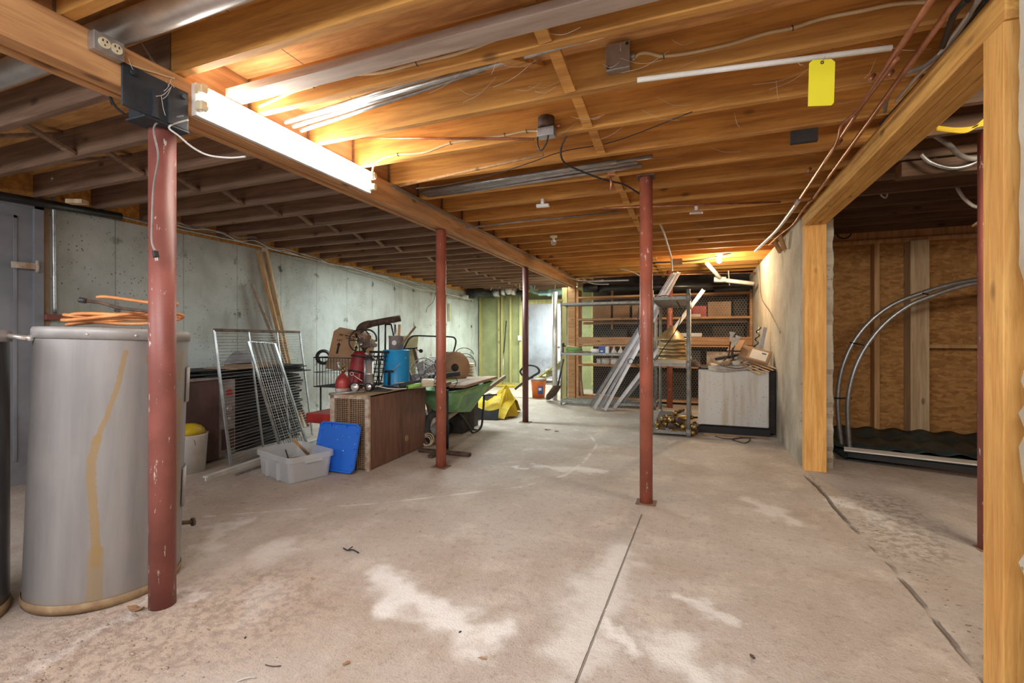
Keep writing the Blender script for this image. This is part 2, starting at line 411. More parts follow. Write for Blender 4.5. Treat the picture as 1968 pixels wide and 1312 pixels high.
M['steel'] = plain('galvanised_steel', (.50, .51, .52), (.36, .37, .38), .38, .8, sc=20)
M['shelfsteel'] = plain('painted_grey_shelf_steel', (.36, .365, .35), (.25, .25, .235), .5, .3, sc=14)
M['duct'] = plain('bright_duct_metal', (.80, .79, .78), (.62, .61, .60), .35, .55, sc=6)
M['strut'] = plain('zinc_strut_steel', (.46, .46, .47), (.33, .33, .34), .42, .7, sc=10)
M['black'] = plain('black_plastic', (.022, .022, .024), (.012, .012, .013), .5)
M['blackm'] = plain('black_metal', (.045, .045, .05), (.02, .02, .022), .45, .3)
M['bracket'] = plain('blue_black_bracket_paint', (.035, .047, .06), (.02, .026, .033), .5, .2)
M['rubber'] = plain('grey_black_rubber', (.06, .06, .06), (.03, .03, .03), .8)
M['chrome'] = plain('chrome', (.82, .80, .77), (.7, .68, .66), .28, .75, sc=3)
M['brass'] = plain('tarnished_brass', (.55, .38, .15), (.25, .15, .06), .36, .85, sc=18)
M['brass2'] = plain('dull_gold_shade', (.52, .37, .19), (.36, .24, .11), .4, .5, sc=8)
M['rustplate'] = plain('rusty_plate', (.26, .15, .10), (.15, .09, .06), .85)
M['copper'] = plain('copper_pipe', (.52, .24, .14), (.34, .14, .08), .4, .7, sc=14)
M['oldiron'] = plain('rusty_iron', (.16, .10, .07), (.07, .045, .035), .75, .3, sc=20, bump=.4)
M['white'] = plain('white_plastic', (.74, .73, .70), (.62, .60, .57), .45)
M['cream'] = plain('cream_plastic', (.70, .62, .42), (.58, .50, .34), .45)
M['cable'] = plain('cream_cable_sheath', (.68, .55, .34), (.54, .40, .24), .5, sc=5)
M['wirewhite'] = plain('dusty_white_cable', (.62, .60, .57), (.45, .43, .41), .6)
M['wiregrey'] = plain('dusty_grey_cable', (.30, .28, .26), (.17, .16, .15), .7)
M['orange'] = plain('orange_rubber_hose', (.80, .36, .12), (.58, .22, .07), .45)
M['blue'] = plain('blue_lid_plastic', (.02, .17, .74), (.016, .14, .62), .35, sc=3)
M['drumblue'] = plain('cobalt_drum_paint', (.012, .33, .70), (.01, .27, .6), .38, sc=4)
M['red'] = plain('dull_red_paint', (.50, .04, .03), (.33, .025, .02), .45)
M['redribbed'] = plain('red_vinyl', (.34, .03, .028), (.2, .012, .012), .5)
M['bucket'] = plain('orange_bucket_plastic', (.72, .17, .03), (.6, .13, .02), .4)
M['green'] = plain('faded_green_paint', (.24, .47, .22), (.13, .30, .13), .5, sc=6)
M['hosegreen'] = plain('green_hose', (.18, .36, .10), (.12, .24, .07), .5)
M['lime'] = plain('lime_green_plastic', (.28, .6, .1), None, .4)
M['yellow'] = plain('yellow_tarp', (.68, .49, .015), (.5, .34, .01), .55, sc=5, bump=.3)
M['tag'] = plain('yellow_tag_card', (.88, .80, .03), (.82, .74, .03), .6, sc=2)
M['paleyellow'] = plain('pale_yellow_paper', (.72, .74, .42), (.64, .66, .36), .8)
M['card'] = plain('brown_cardboard', (.42, .24, .12), (.34, .185, .09), .8, sc=4)
M['card2'] = plain('worn_cardboard', (.40, .26, .16), (.30, .19, .11), .85, sc=4)
M['freezer'] = plain('stained_white_enamel', (.74, .735, .70), (.62, .585, .51), .4, sc=2.5, stretch=(3, 3, .5))
t = NT('stained_white_enamel2'); w = t.obj(rnd=9); X = t.xyz(w)
col = t.mix(t.step(t.noise(t.obj((5, 5, .5), rnd=9), 2, 4), .45, .72), (.74, .735, .70), (.58, .50, .38))
col = t.mix(t.math('MULTIPLY', t.step(t.noise(w, 38, 4, .7), .62, .68), .8), col, (.34, .19, .09))
M['freezer'] = t.done(col, .4)
M['cloth'] = plain('dirty_white_cloth', (.66, .62, .56), (.42, .37, .32), .9, sc=9, bump=.4)
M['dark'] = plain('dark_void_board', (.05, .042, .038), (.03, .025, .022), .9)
M['brownsteel'] = plain('dark_brown_enamel', (.115, .06, .052), (.07, .038, .034), .5, sc=5)
M['greypanel'] = plain('grey_enamel_panel', (.30, .27, .25), (.2, .17, .155), .5, sc=7)
M['greydoor'] = plain('grey_door_paint', (.26, .27, .30), (.2, .21, .235), .6, sc=3)
M['brownfake'] = wood('woodgrain_vinyl', (.205, .105, .072), (.125, .06, .042), 2, rough=.5, knots=False, sc=2.5)
M['offwhite'] = plain('rust_flecked_cream_enamel', (.58, .52, .44), (.35, .22, .14), .5, sc=14)
M['teal'] = plain('teal_grey_pipe', (.20, .30, .29), (.14, .22, .21), .4)
M['blackpipe'] = plain('black_drain_pipe', (.03, .031, .032), (.018, .018, .02), .3)
M['pale'] = plain('pale_painted_wood', (.76, .75, .72), (.62, .6, .56), .6)
M['tank'] = plain('tank_red_label', (.42, .05, .045), (.3, .04, .035), .4, .2)
M['insul'] = plain('dusty_foam', (.33, .33, .34), None, .9)
M['darkgreen'] = plain('dark_green_corrugated', (.03, .05, .05), (.015, .026, .028), .45)
M['grit'] = plain('floor_grit', (.46, .37, .30), (.26, .19, .14), .95, sc=30)
M['dirt'] = plain('dirt_debris', (.30, .22, .16), (.14, .10, .07), .95, sc=30, bump=.6)
M['navy'] = plain('blue_cartonprint', (.05, .12, .4), None, .6)
M['label'] = plain('white_paper_label', (.78, .78, .76), (.7, .7, .68), .7)
M['ink'] = plain('black_ink', (.02, .015, .012), None, .8)
M['leaf'] = plain('dry_leaf', (.36, .20, .10), (.22, .11, .05), .8)
M['web'] = plain('cobweb_thread', (.7, .66, .6), None, .8)
t = NT('clear_plastic'); M['clear'] = t.done((.80, .83, .86), .35, 0, Alpha=.5, Transmission_Weight=.2)
t = NT('lamp_glass'); M['glass'] = t.done((.9, .92, .95), .1, 0, Transmission_Weight=.85)
def emit(name, c, s):
    t = NT(name); return t.done(c, .5, 0, Emission_Color=(*c, 1), Emission_Strength=s)
M['tubeglow'] = emit('lit_fluorescent_tube', (1, .95, .86), 42)
M['tubeglow2'] = emit('lit_cool_fluorescent_tube', (.86, 1, .90), 25)
M['bulbglow'] = emit('lit_bulb', (1, .86, .62), 160)
# ================================================================== room shell
JB, JT = 2.385, 2.575          # joist bottom and top
BX = -2.23                      # main beam line
YB = -2.6                       # how far the basement is built behind the camera
ST(MB().b2((-5.5, YB, -.12), (4.2, 14.2, 0)), 'floor', M['floor'])
ST(MB().b2((-5.5, YB, JT), (4.2, 14.2, JT+.04)), 'ceiling', M['subfloor'])
ST(MB().b2((-5.45, YB, 0), (-5.18, 11.05, 2.335)), 'wall_left', M['leftwall'])
ST(MB().b2((-5.4, YB, 2.335), (-5.2, 11.05, JT)), 'trim_1', M['joist'])
# right wall in two lengths with ragged broken ends where the opening was cut
def ragged(y_end, y_far, sgn, seed, amp):
    rnd = random.Random(seed); mb = MB(); n = 46; z1 = 2.345; base = 0
    def pt(i, side):
        z = z1*i/n
        return z
    rag = []; r = 0
    for i in range(n+1):
        r = .6*r+rnd.uniform(-1, 1)*amp*(1 if i < n*.55 else .35)
        rag.append((y_end+sgn*(abs(r)*.8 if i < n*.6 else abs(r)*.3), y_end+sgn*(abs(rnd.uniform(.0, 1))*amp*.9)))
    vs = []
    for i in range(n+1):
        z = z1*i/n; a, b = rag[i]
        vs += [(.93, y_far, z), (.93, a+sgn*.05, z), (.955+rnd.uniform(0, .015), a+sgn*rnd.uniform(-.015, .02), z), (1.06, b, z), (1.19, b+sgn*.02, z), (1.2, y_far, z)]
    fs = []
    for i in range(n):
        for k in range(6):
            k2 = (k+1) % 6; fs.append((i*6+k, i*6+k2, (i+1)*6+k2, (i+1)*6+k))
    fs += [tuple(range(6)), tuple(n*6+k for k in range(6))]
    return mb.add(vs, fs)
ST(ragged(5.06, 9.6, 1, 3, .05), 'wall_right', M['rightwall'])
ST(ragged(1.965, YB, -1, 5, .075), 'wall_right_near', M['rightwall'])
# room beyond the opening
ST(MB().b2((1.2, 6.74, 0), (3.6, 6.78, 2.4)), 'wall_osb', M['osb'])
ST(MB().b2((3.5, .6, 0), (3.6, 6.74, JT)), 'wall_side_room_right', M['osb'])
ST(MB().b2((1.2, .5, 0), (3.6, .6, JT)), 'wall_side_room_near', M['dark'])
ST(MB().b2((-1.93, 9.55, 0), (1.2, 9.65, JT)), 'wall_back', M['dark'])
# olive insulated back wall with a doorway to the stairs
OW = MB(); OW.b2((-5.2, 10.98, 0), (-3.98, 11.05, JT)); OW.b2((-2.80, 10.98, 0), (-1.9, 11.05, JT)); OW.b2((-3.98, 10.98, 2.12), (-2.8, 11.05, JT))
ST(OW, 'wall_back_left', M['olive'])
ST(MB().b2((-1.96, 9.65, 0), (-1.9, 11.0, JT)), 'wall_back_side', M['olive'])
ST(MB().b2((-5.4, 13.4, 0), (-1.5, 13.5, JT)), 'wall_stair', M['stairwall'])
ST(MB().b2((-1.9, 11.05, 0), (-1.8, 13.4, JT)), 'wall_stair_right', M['stairwall'])
ST(MB().b2((-5.4, 11.05, 0), (-5.3, 13.4, JT)), 'wall_stair_left', M['stairwall'])
tr = MB(); tr.b2((-5.18, 10.88, 2.33), (-2.2, 10.98, 2.43)); tr.b2((-5.18, 10.89, 0), (-4.0, 10.98, .09)); tr.b2((-4.02, 10.86, 2.04), (-2.76, 10.98, 2.14))
ST(tr, 'trim_2', M['olivestud'])
OST = [-5.12, -4.60, -4.51, -4.28, -4.02, -2.76, -2.22]
for i, x in enumerate(OST):
    S(MB().b2((x-.02, 10.885, .09), (x+.025, 10.98, 2.33)), 'wall_stud', M['olivestud'], 'yellowish stud on the olive back wall, %s from the left corner' % ['first', 'second', 'third', 'fourth', 'fifth', 'sixth', 'seventh'][i], 'stud', 'studs of the olive back wall')
# left wall door
dr = ST(MB().b2((-5.19, 1.35, 0), (-5.15, 2.2, 2.28)), 'door_1', M['greydoor'])
df = MB(); df.b2((-5.2, 2.2, 0), (-5.12, 2.26, 2.33)); df.b2((-5.2, 1.29, 2.28), (-5.12, 2.26, 2.335)); df.b2((-5.2, 1.29, 0), (-5.12, 1.35, 2.28))
ST(df, 'door_frame', M['greydoor'], dr)
dp = MB(); dp.b2((-5.152, 1.45, .2), (-5.142, 1.47, 2.2)); dp.b2((-5.152, 2.08, .2), (-5.142, 2.1, 2.2)); dp.b2((-5.152, 1.45, 2.18), (-5.142, 2.1, 2.2))
ST(dp, 'door_moulding', M['greydoor'], dr)
a = ax(22, 508, -5.1); b = ax(72, 512, -5.1)
ST(MB().bar(a, b, .012, .05).cyl(b+Vector((0, 0, -.05)), b+Vector((0, 0, .05)), .012), 'hinge', M['offwhite'], dr, 'pale strap hinge')
jm = S(MB().b2((-5.18, 2.262, 0), (-5.16, 2.315, 2.33)), 'door_jamb_board', M['card2'], 'rough brown jamb board beside the grey door on the left wall', 'board')

# ================================================================== joists
ORD = 'first second third fourth fifth sixth seventh eighth ninth tenth eleventh twelfth thirteenth fourteenth fifteenth sixteenth seventeenth eighteenth nineteenth twentieth twenty-first twenty-second twenty-third twenty-fourth twenty-fifth twenty-sixth twenty-seventh'.split()
JY0, JS = 1.022, .407
jy = [JY0+JS*k for k in range(-1, 25)]
jR = MB().box((0, 0, 0), (3.32, .04, JT-JB)).mesh('ceiling_joist', M['joist'])
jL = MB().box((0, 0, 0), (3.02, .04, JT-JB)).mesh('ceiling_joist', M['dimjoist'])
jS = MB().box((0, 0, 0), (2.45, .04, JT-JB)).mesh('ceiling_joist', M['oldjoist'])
def joist(me, x, y, label, group):
    o = bpy.data.objects.new('ceiling_joist', me); C.objects.link(o); o.location = (x, y, (JT+JB)/2)
    return setp(o, label, 'joist', group, 'thing')
JL_SPEC = {2: 'orange ceiling joist starting beside the black post bracket, right of the beam', 3: 'ceiling joist with a cream cable stapled along it, fourth from the camera, right of beam',
           4: 'ceiling joist carrying the square grey junction box, fifth from the camera, right of beam', 5: 'ceiling joist behind the round brown lamp box, sixth from the camera, right of beam',
           7: 'ceiling joist resting on the single red post right of the beam'}
for k, y in enumerate(jy):
    if y < 9.5:
        joist(jR, -.54, y, JL_SPEC.get(k, 'bare orange ceiling joist right of the main beam, %s back from the camera' % ORD[k]), 'ceiling joists right of the main beam')
    if y < 10.85:
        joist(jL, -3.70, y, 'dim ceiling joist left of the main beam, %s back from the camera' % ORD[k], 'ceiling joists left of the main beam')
for k, y in enumerate([q for q in jy if 1.6 < q < 6.5]):
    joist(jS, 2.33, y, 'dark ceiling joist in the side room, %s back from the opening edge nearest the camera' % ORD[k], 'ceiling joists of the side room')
S(MB().b2((-2.15, 1.64, JB+.005), (.93, 1.73, JB+.042)), 'dusty_board', M['oldgrey'], 'dusty grey flat board running between two joists above the strip light', 'board')
# cross bridging between the joists
def brace(x, y, s, sg=1):
    return MB().bar((x-.02, y+.022, JB+.012 if s > 0 else JT-.02), (x+.02, y+JS-.022, JT-.02 if s > 0 else JB+.012), .055, .018)
bp = {}
for (bx, side) in ((-.62, 'right'), (-3.72, 'left')):
    for s in (1, -1):
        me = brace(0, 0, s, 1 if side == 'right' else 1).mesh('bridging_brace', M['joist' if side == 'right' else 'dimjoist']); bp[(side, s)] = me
for (bx, side) in ((-.66, 'right'), (-3.86, 'left')):
    for k, y in enumerate(jy[:-1]):
        if y > (9.2 if side == 'right' else 10.3): continue
        for s in (1, -1):
            if side == 'right' and s == 1 and k in (2, 4, 7): continue
            if k in (12, 15): continue
            o = bpy.data.objects.new('bridging_brace', bp[(side, s)]); C.objects.link(o); o.location = (bx+(.08 if s < 0 else -.08), y, 0)
            setp(o, '%s bridging brace %s of main beam, in the %s gap from the camera' % ('rising' if s > 0 else 'falling', side, ORD[k]), 'brace', 'bridging braces %s of the main beam' % side, 'thing')
# end blocks above the beam
blk = MB().box((0, 0, 0), (.035, JS-.042, JT-JB-.004)).mesh('blocking_board', M['beam'])
for k, y in enumerate(jy[:22]):
    if k in (1,): continue
    o = bpy.data.objects.new('blocking_board', blk); C.objects.link(o); o.location = (BX-.0, y+JS/2, (JT+JB)/2)
    setp(o, 'short blocking board on top of the main beam, between the %s and %s joists' % (ORD[k], ORD[k+1]), 'board', 'blocking boards on the main beam', 'thing')
# main beam
mbm = T('main_beam', 'long built up wooden main beam running from the near left corner to the shelves', 'beam', (BX, 3, 2.21))
for x0, x1 in ((-.072, -.025), (-.024, .023), (.024, .072)):
    P(MB().b2((BX+x0, YB, 2.215 if x0 != -.024 else 2.222), (BX+x1, 9.0, JB-.002)), 'beam_plank', M['beam'], mbm, w=True, bev=.004)
# header over the opening and its two timber posts
hd = T('opening_header', 'honey coloured doubled timber header over the side room opening', 'header', (1.03, 3.4, 2.22))
for x0, x1 in ((.93, .985), (.988, 1.043), (1.046, 1.10)):
    P(MB().b2((x0, 1.98, 2.225), (x1, 5.05, 2.345)), 'header_plank', M['header'], hd, w=True, bev=.004)
S(MB().b2((1.0, YB, 2.345), (1.15, 9.5, 2.385)), 'sill_plate', M['beam'], 'dark timber sill plate under the joist ends above the right wall', 'timber')
S(MB().b2((.93, 1.99, 0), (1.1, 2.105, 2.225)), 'timber_post', M['post'], 'tall orange timber post at the far right edge of the photo, nearest the camera', 'post', bev=.003)
S(MB().b2((.93, 4.93, 0), (1.1, 5.03, 2.225)), 'timber_post', M['post'], 'orange timber post carrying the far end of the opening header', 'post', bev=.003)
# side room studs and plates
for i, (x, wd, y0) in enumerate(((1.53, .045, 6.66), (1.97, .05, 6.6), (2.35, .17, 6.55), (2.95, .05, 6.6), (1.25, .05, 6.6))):
    S(MB().b2((x-wd/2, y0, .0), (x+wd/2, 6.735, 2.30)), 'wall_stud', M['stud'] if i != 2 else M['paleplank'], ['slim stud on the board wall, left in the side room', 'second stud on the board wall, middle of the side room', 'wide pale doubled stud in front of the board wall', 'stud right of the wide pale stud in the side room', 'stud in the left corner of the side room'][i], 'stud', 'studs of the side room wall')
pl = MB(); pl.b2((1.2, 6.6, 2.30), (3.5, 6.735, 2.345)); pl.b2((1.2, 6.64, 2.35), (3.5, 6.735, 2.53))
S(pl, 'top_plate', M['stud'], 'doubled top plate over the board wall in the side room', 'timber')
S(MB().b2((2.45, 6.62, 1.09), (2.93, 6.735, 1.13)), 'blocking_board', M['stud'], 'short horizontal blocking between studs, right in the side room', 'board')

# ================================================================== steel posts
def spost(x, y, r, top, mat, label, plate=.0, name='steel_post'):
    o = T(name, label, 'post', (x, y, 0), 0)
    P(MB().cyl((0, 0, 0), (0, 0, top), r, 28), 'column', mat, o)
    if plate: P(MB().box((0, 0, .003), (plate, plate*.9, .006)), 'base_plate', M['rustplate'], o, bev=.002)
    return o
p1 = spost(-2.235, 1.40, .052, 2.13, M['redpaint'], 'thick red steel post in front of the grey water heater')
br = T('post_bracket', 'black steel saddle bracket holding the beam on the nearest red post', 'bracket', (BX, 1.40, 2.13))
bb = MB(); bb.b2((BX-.04, 1.27, 2.13), (BX+.086, 1.46, 2.14)); bb.b2((BX+.076, 1.19, 2.14), (BX+.086, 1.455, 2.315)); bb.b2((BX-.035, 1.28, 2.14), (BX+.076, 1.29, 2.213))
P(bb, 'saddle', M['bracket'], br, w=True, bev=.003)
for yy in (1.30, 1.36):
    P(MB().b2((BX+.086, yy, 2.14), (BX+.098, yy+.02, 2.255)), 'gusset', M['bracket'], br, w=True)
for yy in (1.225, 1.43):
    P(MB().cyl((BX+.085, yy, 2.285), (BX+.098, yy, 2.285), .011, 6), 'bolt', M['bracket'], br, w=True)
spost(-2.208, 3.845, .047, 2.205, M['redpaint2'], 'red steel post under the main beam beside the wood-grain cabinet', .15)
spost(-2.256, 6.33, .043, 2.205, M['darkpaint'], 'dark brown steel post under the beam in front of the olive wall', .16)
p4 = spost(-.33, 3.55, .046, 2.37, M['redpaint2'], 'red steel post standing alone in the middle of the room', .14)
P(MB().box((0, 0, 2.3745), (.12, .12, .008)), 'cap_plate', M['oldiron'], p4)
spost(1.55, 3.46, .043, 2.37, M['redpaint'], 'dull red steel post in the side room behind the nearest timber post', .1)
spost(-.40, 8.55, .05, 2.37, M['redpaint2'], 'reddish steel post at the back beside the leaning steel channels')
S(MB().b2((-2.32, 9.0, 0), (-2.18, 9.12, 2.38)), 'timber_post', M['shelfwood'], 'reddish timber post carrying the far end of the main beam', 'post')
S(MB().b2((-2.44, 9.0, 0), (-2.34, 9.06, 2.2)), 'timber_post', M['olivestud'], 'yellowish timber post left of the far end of the beam', 'post')
S(MB().cyl((-2.53, 8.8, 0), (-2.53, 8.8, 2.1), .05, 16), 'grey_standpipe', M['duct'], 'pale grey vertical pipe beside the far timber posts', 'pipe')

# ================================================================== lights
lf = T('strip_light', 'glowing two tube fluorescent strip light on the side of the main beam', 'light', (BX+.08, 2.1, 2.22))
lx = BX+.073
P(MB().b2((lx, 1.475, 2.222), (lx+.03, 2.73, 2.372)), 'housing', M['white'], lf, w=True, bev=.004)
for zz in (2.262, 2.338):
    P(MB().cyl((lx+.055, 1.50, zz), (lx+.055, 2.70, zz), .018, 14), 'lamp_tube', M['tubeglow'], lf, w=True)
for yy in (1.487, 2.715):
    for zz in (2.262, 2.338): P(MB().b2((lx+.02, yy-.012, zz-.02), (lx+.075, yy+.012, zz+.02)).cyl((lx+.055, yy-.02, zz), (lx+.055, yy+.02, zz), .02, 12), 'lamp_holder', M['cream'], lf, w=True)
lf2 = T('strip_light', 'short bright fluorescent light at the far end of the beam, above the doorway', 'light', (-2.7, 9.3, 2.2))
P(MB().b2((-2.42, 8.4, 2.3), (-2.33, 9.9, 2.384)), 'housing', M['white'], lf2, w=True)
P(MB().cyl((-2.375, 8.45, 2.27), (-2.375, 9.85, 2.27), .019, 12), 'lamp_tube', M['tubeglow2'], lf2, w=True)
bl = T('light_bulb', 'lit bare bulb hanging from the joists above the shelves', 'light', ay(1382, 500, 7.4), 0)
P(MB().sph((0, 0, 0), .038, 16, (1, 1, 1.15)), 'glass_bulb', M['bulbglow'], bl)
P(MB().cyl((0, 0, .036), (0, 0, .075), .017, 12).cyl((0, 0, .07), (0, 0, .1), .045, 16, .05), 'socket', M['cream'], bl)
ub = T('light_bulb', 'unlit clear bulb on the joists between the far posts', 'light', ay(1064, 466, 5.05), 0)
P(MB().sph((0, 0, 0), .032, 14), 'glass_bulb', M['glass'], ub); P(MB().cyl((0, 0, .028), (0, 0, .06), .015, 10).cyl((0, 0, .058), (0, 0, .075), .04, 14), 'socket', M['cream'], ub)
def area(name, loc, rot, sx, sy, pw, col):
    l = bpy.data.lights.new(name, 'AREA'); l.shape = 'RECTANGLE'; l.size = sx; l.size_y = sy; l.energy = pw; l.color = col
    o = bpy.data.objects.new(name, l); C.objects.link(o); o.location = loc; o.rotation_euler = rot; return o
def point(name, loc, pw, col, r=.05):
    l = bpy.data.lights.new(name, 'POINT'); l.energy = pw; l.color = col; l.shadow_soft_size = r
    o = bpy.data.objects.new(name, l); C.objects.link(o); o.location = loc; return o
area('rear_room_fill', (-.6, -.9, 2.36), (math.radians(38), 0, math.radians(6)), 2.6, .5, 82, (.97, .98, 1))  # added unseen fill behind the camera, stands for flash and ambient light
area('rear_left_fill', (-3.6, -1.2, 2.0), (math.radians(42), 0, math.radians(-4)), 2.2, .5, 42, (.97, .98, 1))  # second unseen fill added behind the camera, left of the beam
point('bulb_lamp', ay(1382, 500, 7.4)+Vector((0, -.02, -.06)), 48, (1, .78, .48), .06)
area('far_left_lamp', (-3.4, 9.6, 2.2), (0, 0, 0), 1.3, .15, 82, (.88, 1, .88))
area('left_bay_fill', (-3.3, 6.2, 2.36), (0, 0, 0), 1.4, .3, 66, (.86, 1, 1))  # added fill with no visible fixture, brightens the left bay
area('stair_lamp', (-3.0, 12.4, 2.4), (0, 0, 0), .8, .8, 110, (.88, .96, 1))
area('side_room_lamp', (1.9, 2.6, 2.3), (math.radians(38), 0, 0), .6, .2, 24, (1, .86, .66))
w = bpy.data.worlds.new('world'); bpy.context.scene.world = w; w.use_nodes = True
w.node_tree.nodes['Background'].inputs[0].default_value = (.95, .93, 1, 1); w.node_tree.nodes['Background'].inputs[1].default_value = .25
vs = bpy.context.scene.view_settings
vs.view_transform = 'Standard'; vs.look = 'None'; vs.gamma = 1; vs.exposure = 0.38; vs.use_curve_mapping = False
# ================================================================== water heaters and the left foreground
HX, HY, HR, HH = -2.694, 1.429, .297, 1.245
wh = T('water_heater', 'large grey water heater with amber streaks behind the nearest red post', 'water heater', (HX, HY, 0), (math.radians(0), math.radians(1.8), math.radians(62)))
P(MB().lathe([(0, .005), (HR, .005), (HR+.004, .03), (HR, .045)], n=64), 'base_ring', M['rustrim'], wh)
P(MB().lathe([(HR-.003, .04), (HR-.003, HH-.045)], n=64), 'jacket', M['jacket'], wh)
P(MB().lathe([(HR-.003, HH-.05), (HR+.005, HH-.05), (HR+.005, HH-.012), (HR, HH), (HR-.03, HH+.002), (0, HH+.012)], n=64), 'top_rim', M['rim'], wh)
for a in (-110, -78, -46):
    a = math.radians(a); c = Vector((math.cos(a), math.sin(a), 0))*(HR+.005)+Vector((0, 0, HH-.03))
    P(MB().sph(c, .006, 8), 'screw', M['chrome'], wh)
for z0, z1 in ((.88, 1.06), (.34, .54)):
    P(MB().sheet(lambda u, v: ((HR+.008)*math.cos(-.35+.42*u), (HR+.008)*math.sin(-.35+.42*u), z0+(z1-z0)*v), 10, 2, .008), 'access_panel', M['rim'], wh)
P(MB().cyl((HR-.02, 0.04, .215), (HR+.055, .06, .20), .011, 12).cyl((HR+.05, .058, .20), (HR+.062, .062, .20), .022, 12), 'drain_valve', M['oldiron'], wh)
P(MB().b2((-.06, -.03, HH), (.06, .05, HH+.014)), 'junction_cover', M['rim'], wh)
wh2 = T('water_heater', 'dark glossy water heater cut off at the left edge of the photo', 'water heater', (-2.985, .90, 0), (0, 0, YAW+.2))
P(MB().lathe([(0, .005), (.278, .005), (.28, .03), (.276, .05)], n=56), 'base_ring', M['rustrim'], wh2)
P(MB().lathe([(.275, .045), (.275, 1.19)], n=56), 'jacket', M['jacket2'], wh2)
P(MB().lathe([(.275, 1.185), (.282, 1.185), (.282, 1.225), (.272, 1.237), (0, 1.25)], n=56), 'top_rim', M['rim'], wh2)
P(MB().cyl((.12, -.06, 1.24), (.12, -.06, 1.7), .012, 12), 'pipe_stub', M['copper'], wh2)
P(MB().cyl((.25, .08, 1.215), (.34, .09, 1.20), .012, 10).sph((.345, .09, 1.2), .016, 10), 'relief_valve', M['chrome'], wh2)
# orange hose coil on the heater
TZ = 1.262
hose = T('air_hose', 'coil of orange hose with a dark threaded end, lying on the grey water heater', 'hose', (HX+.06, HY, TZ))
lat = Vector((CS, SN, 0)); dep = Vector((-SN, CS, 0)); hc = Vector((HX+.045, HY+.02, TZ))
pts = []
rnd = random.Random(4)
for i in range(4*28):
    a = 2*PI*i/28; k = i/28
    R1 = .235+.022*math.sin(k*2.3); R2 = .17+.02*math.cos(k*3.1)
    pts.append(hc+lat*(R1*math.cos(a)+.02*math.sin(k*1.7)+.035)+dep*(R2*math.sin(a))+Vector((0, 0, .026+.006*k+(.018+.008*math.sin(k*2.1))*math.sin(a+k*1.9))))
P(MB().tube(pts, .0078, 8), 'hose_coil', M['orange'], hose, w=True)
e = pd(187, 571, 2.23); s0 = pd(300, 583, 2.28); P(MB().tube(crv([pts[-1], s0+lat*.1, s0, e+lat*.06, e], 8), .0078, 8), 'loose_end', M['orange'], hose, w=True)
k0 = pd(232, 592, 2.12)
P(MB().tube(crv([pd(300, 600, 2.12), k0, pd(195, 582, 2.1), pd(165, 578, 2.08)], 6), .007, 8), 'brown_whip', M['oldiron'], hose, w=True)
P(MB().cyl(pd(166, 578, 2.08), pd(152, 576, 2.07), .012, 8), 'fitting', M['blackm'], hose, w=True)
# dead leaf and rubble by the post
def leaf(u, v, s, a, lab, mat='leaf', cat='leaf'):
    o = fl(u, v); rn = random.Random(int(u)); n = 9
    mb = MB(); pts = [(0, 0)]
    ring = [(s*(.5+.5*rn.random())*math.cos(2*PI*i/n), s*.5*(.5+.5*rn.random())*math.sin(2*PI*i/n)) for i in range(n)]
    vs = [Vector((0, 0, s*.15))]+[Vector((x, y, .003+s*.25*rn.random())) for x, y in ring]; R = Matrix.Rotation(a, 3, 'Z')
    vs = [R @ q for q in vs]; vs = vs+[q-Vector((0, 0, .0025)) for q in vs]; N = n+1
    fs = [(0, 1+i, 1+(i+1) % n) for i in range(n)]+[(N, N+1+(i+1) % n, N+1+i) for i in range(n)]+[(1+i, N+1+i, N+1+(i+1) % n, 1+(i+1) % n) for i in range(n)]
    mb.add([q+o for q in vs], fs); return S(mb, 'dry_leaf' if cat == 'leaf' else 'debris_chip', M[mat], lab, cat, org=o)
leaf(262, 1172, .05, .4, 'large crumpled brown leaf at the foot of the nearest red post')
leaf(667, 1276, .022, 1.0, 'small orange dry leaf on the floor at bottom centre left')
leaf(928, 1266, .022, .3, 'pale crumpled scrap on the floor, bottom centre', 'card2', 'debris')
leaf(1446, 1263, .02, 2, 'brown scrap on the floor, bottom right', 'oldiron', 'debris')
leaf(471, 1226, .009, 2, 'tiny black crumb on the floor, bottom left', 'blackm', 'debris')
leaf(884, 1215, .009, 1, 'small black crumb on the pale patch of the floor, bottom centre', 'blackm', 'debris')
leaf(1165, 1172, .009, 1, 'small pale chip just right of the floor joint', 'label', 'debris')
leaf(600, 1113, .014, 0, 'tan flake on the floor below the clear bin', 'card2', 'debris')
leaf(807, 1022, .012, 0, 'orange flake on the floor in the middle of the room', 'leaf', 'debris')
leaf(1052, 826, .05, .4, 'dark brown leaf on the floor between the two far posts'); leaf(1070, 829, .04, .8, 'second dark brown leaf on the floor, just right of its twin')
leaf(918, 808, .05, .2, 'dark scrap on the floor in front of the yellow tarp', 'blackm', 'debris')
o = [fl(660, 1053, .006), fl(668, 1057, .012), fl(678, 1056, .006), fl(689, 1062, .01)]
S(MB().tube(crv(o, 3), [.004]*10, 6).tube([o[1], o[1]+Vector((.01, .03, .01))], .003, 6), 'twig', M['blackm'], 'short black twist of bark lying on the floor below the clear bin', 'twig')
S(MB().tube(crv([fl(510, 1277, .004), fl(525, 1280, .006), fl(540, 1279, .004)], 3), .002, 5), 'twig', M['oldiron'], 'thin dark twig on the floor at bottom left', 'twig')
S(MB().tube(crv([fl(455, 1309, .004), fl(475, 1302, .008), fl(492, 1301, .004)], 3), .0025, 5), 'twig', M['wirewhite'], 'pale curved twig on the floor at the bottom edge, left', 'twig')
rb = MB(); rn = random.Random(9)
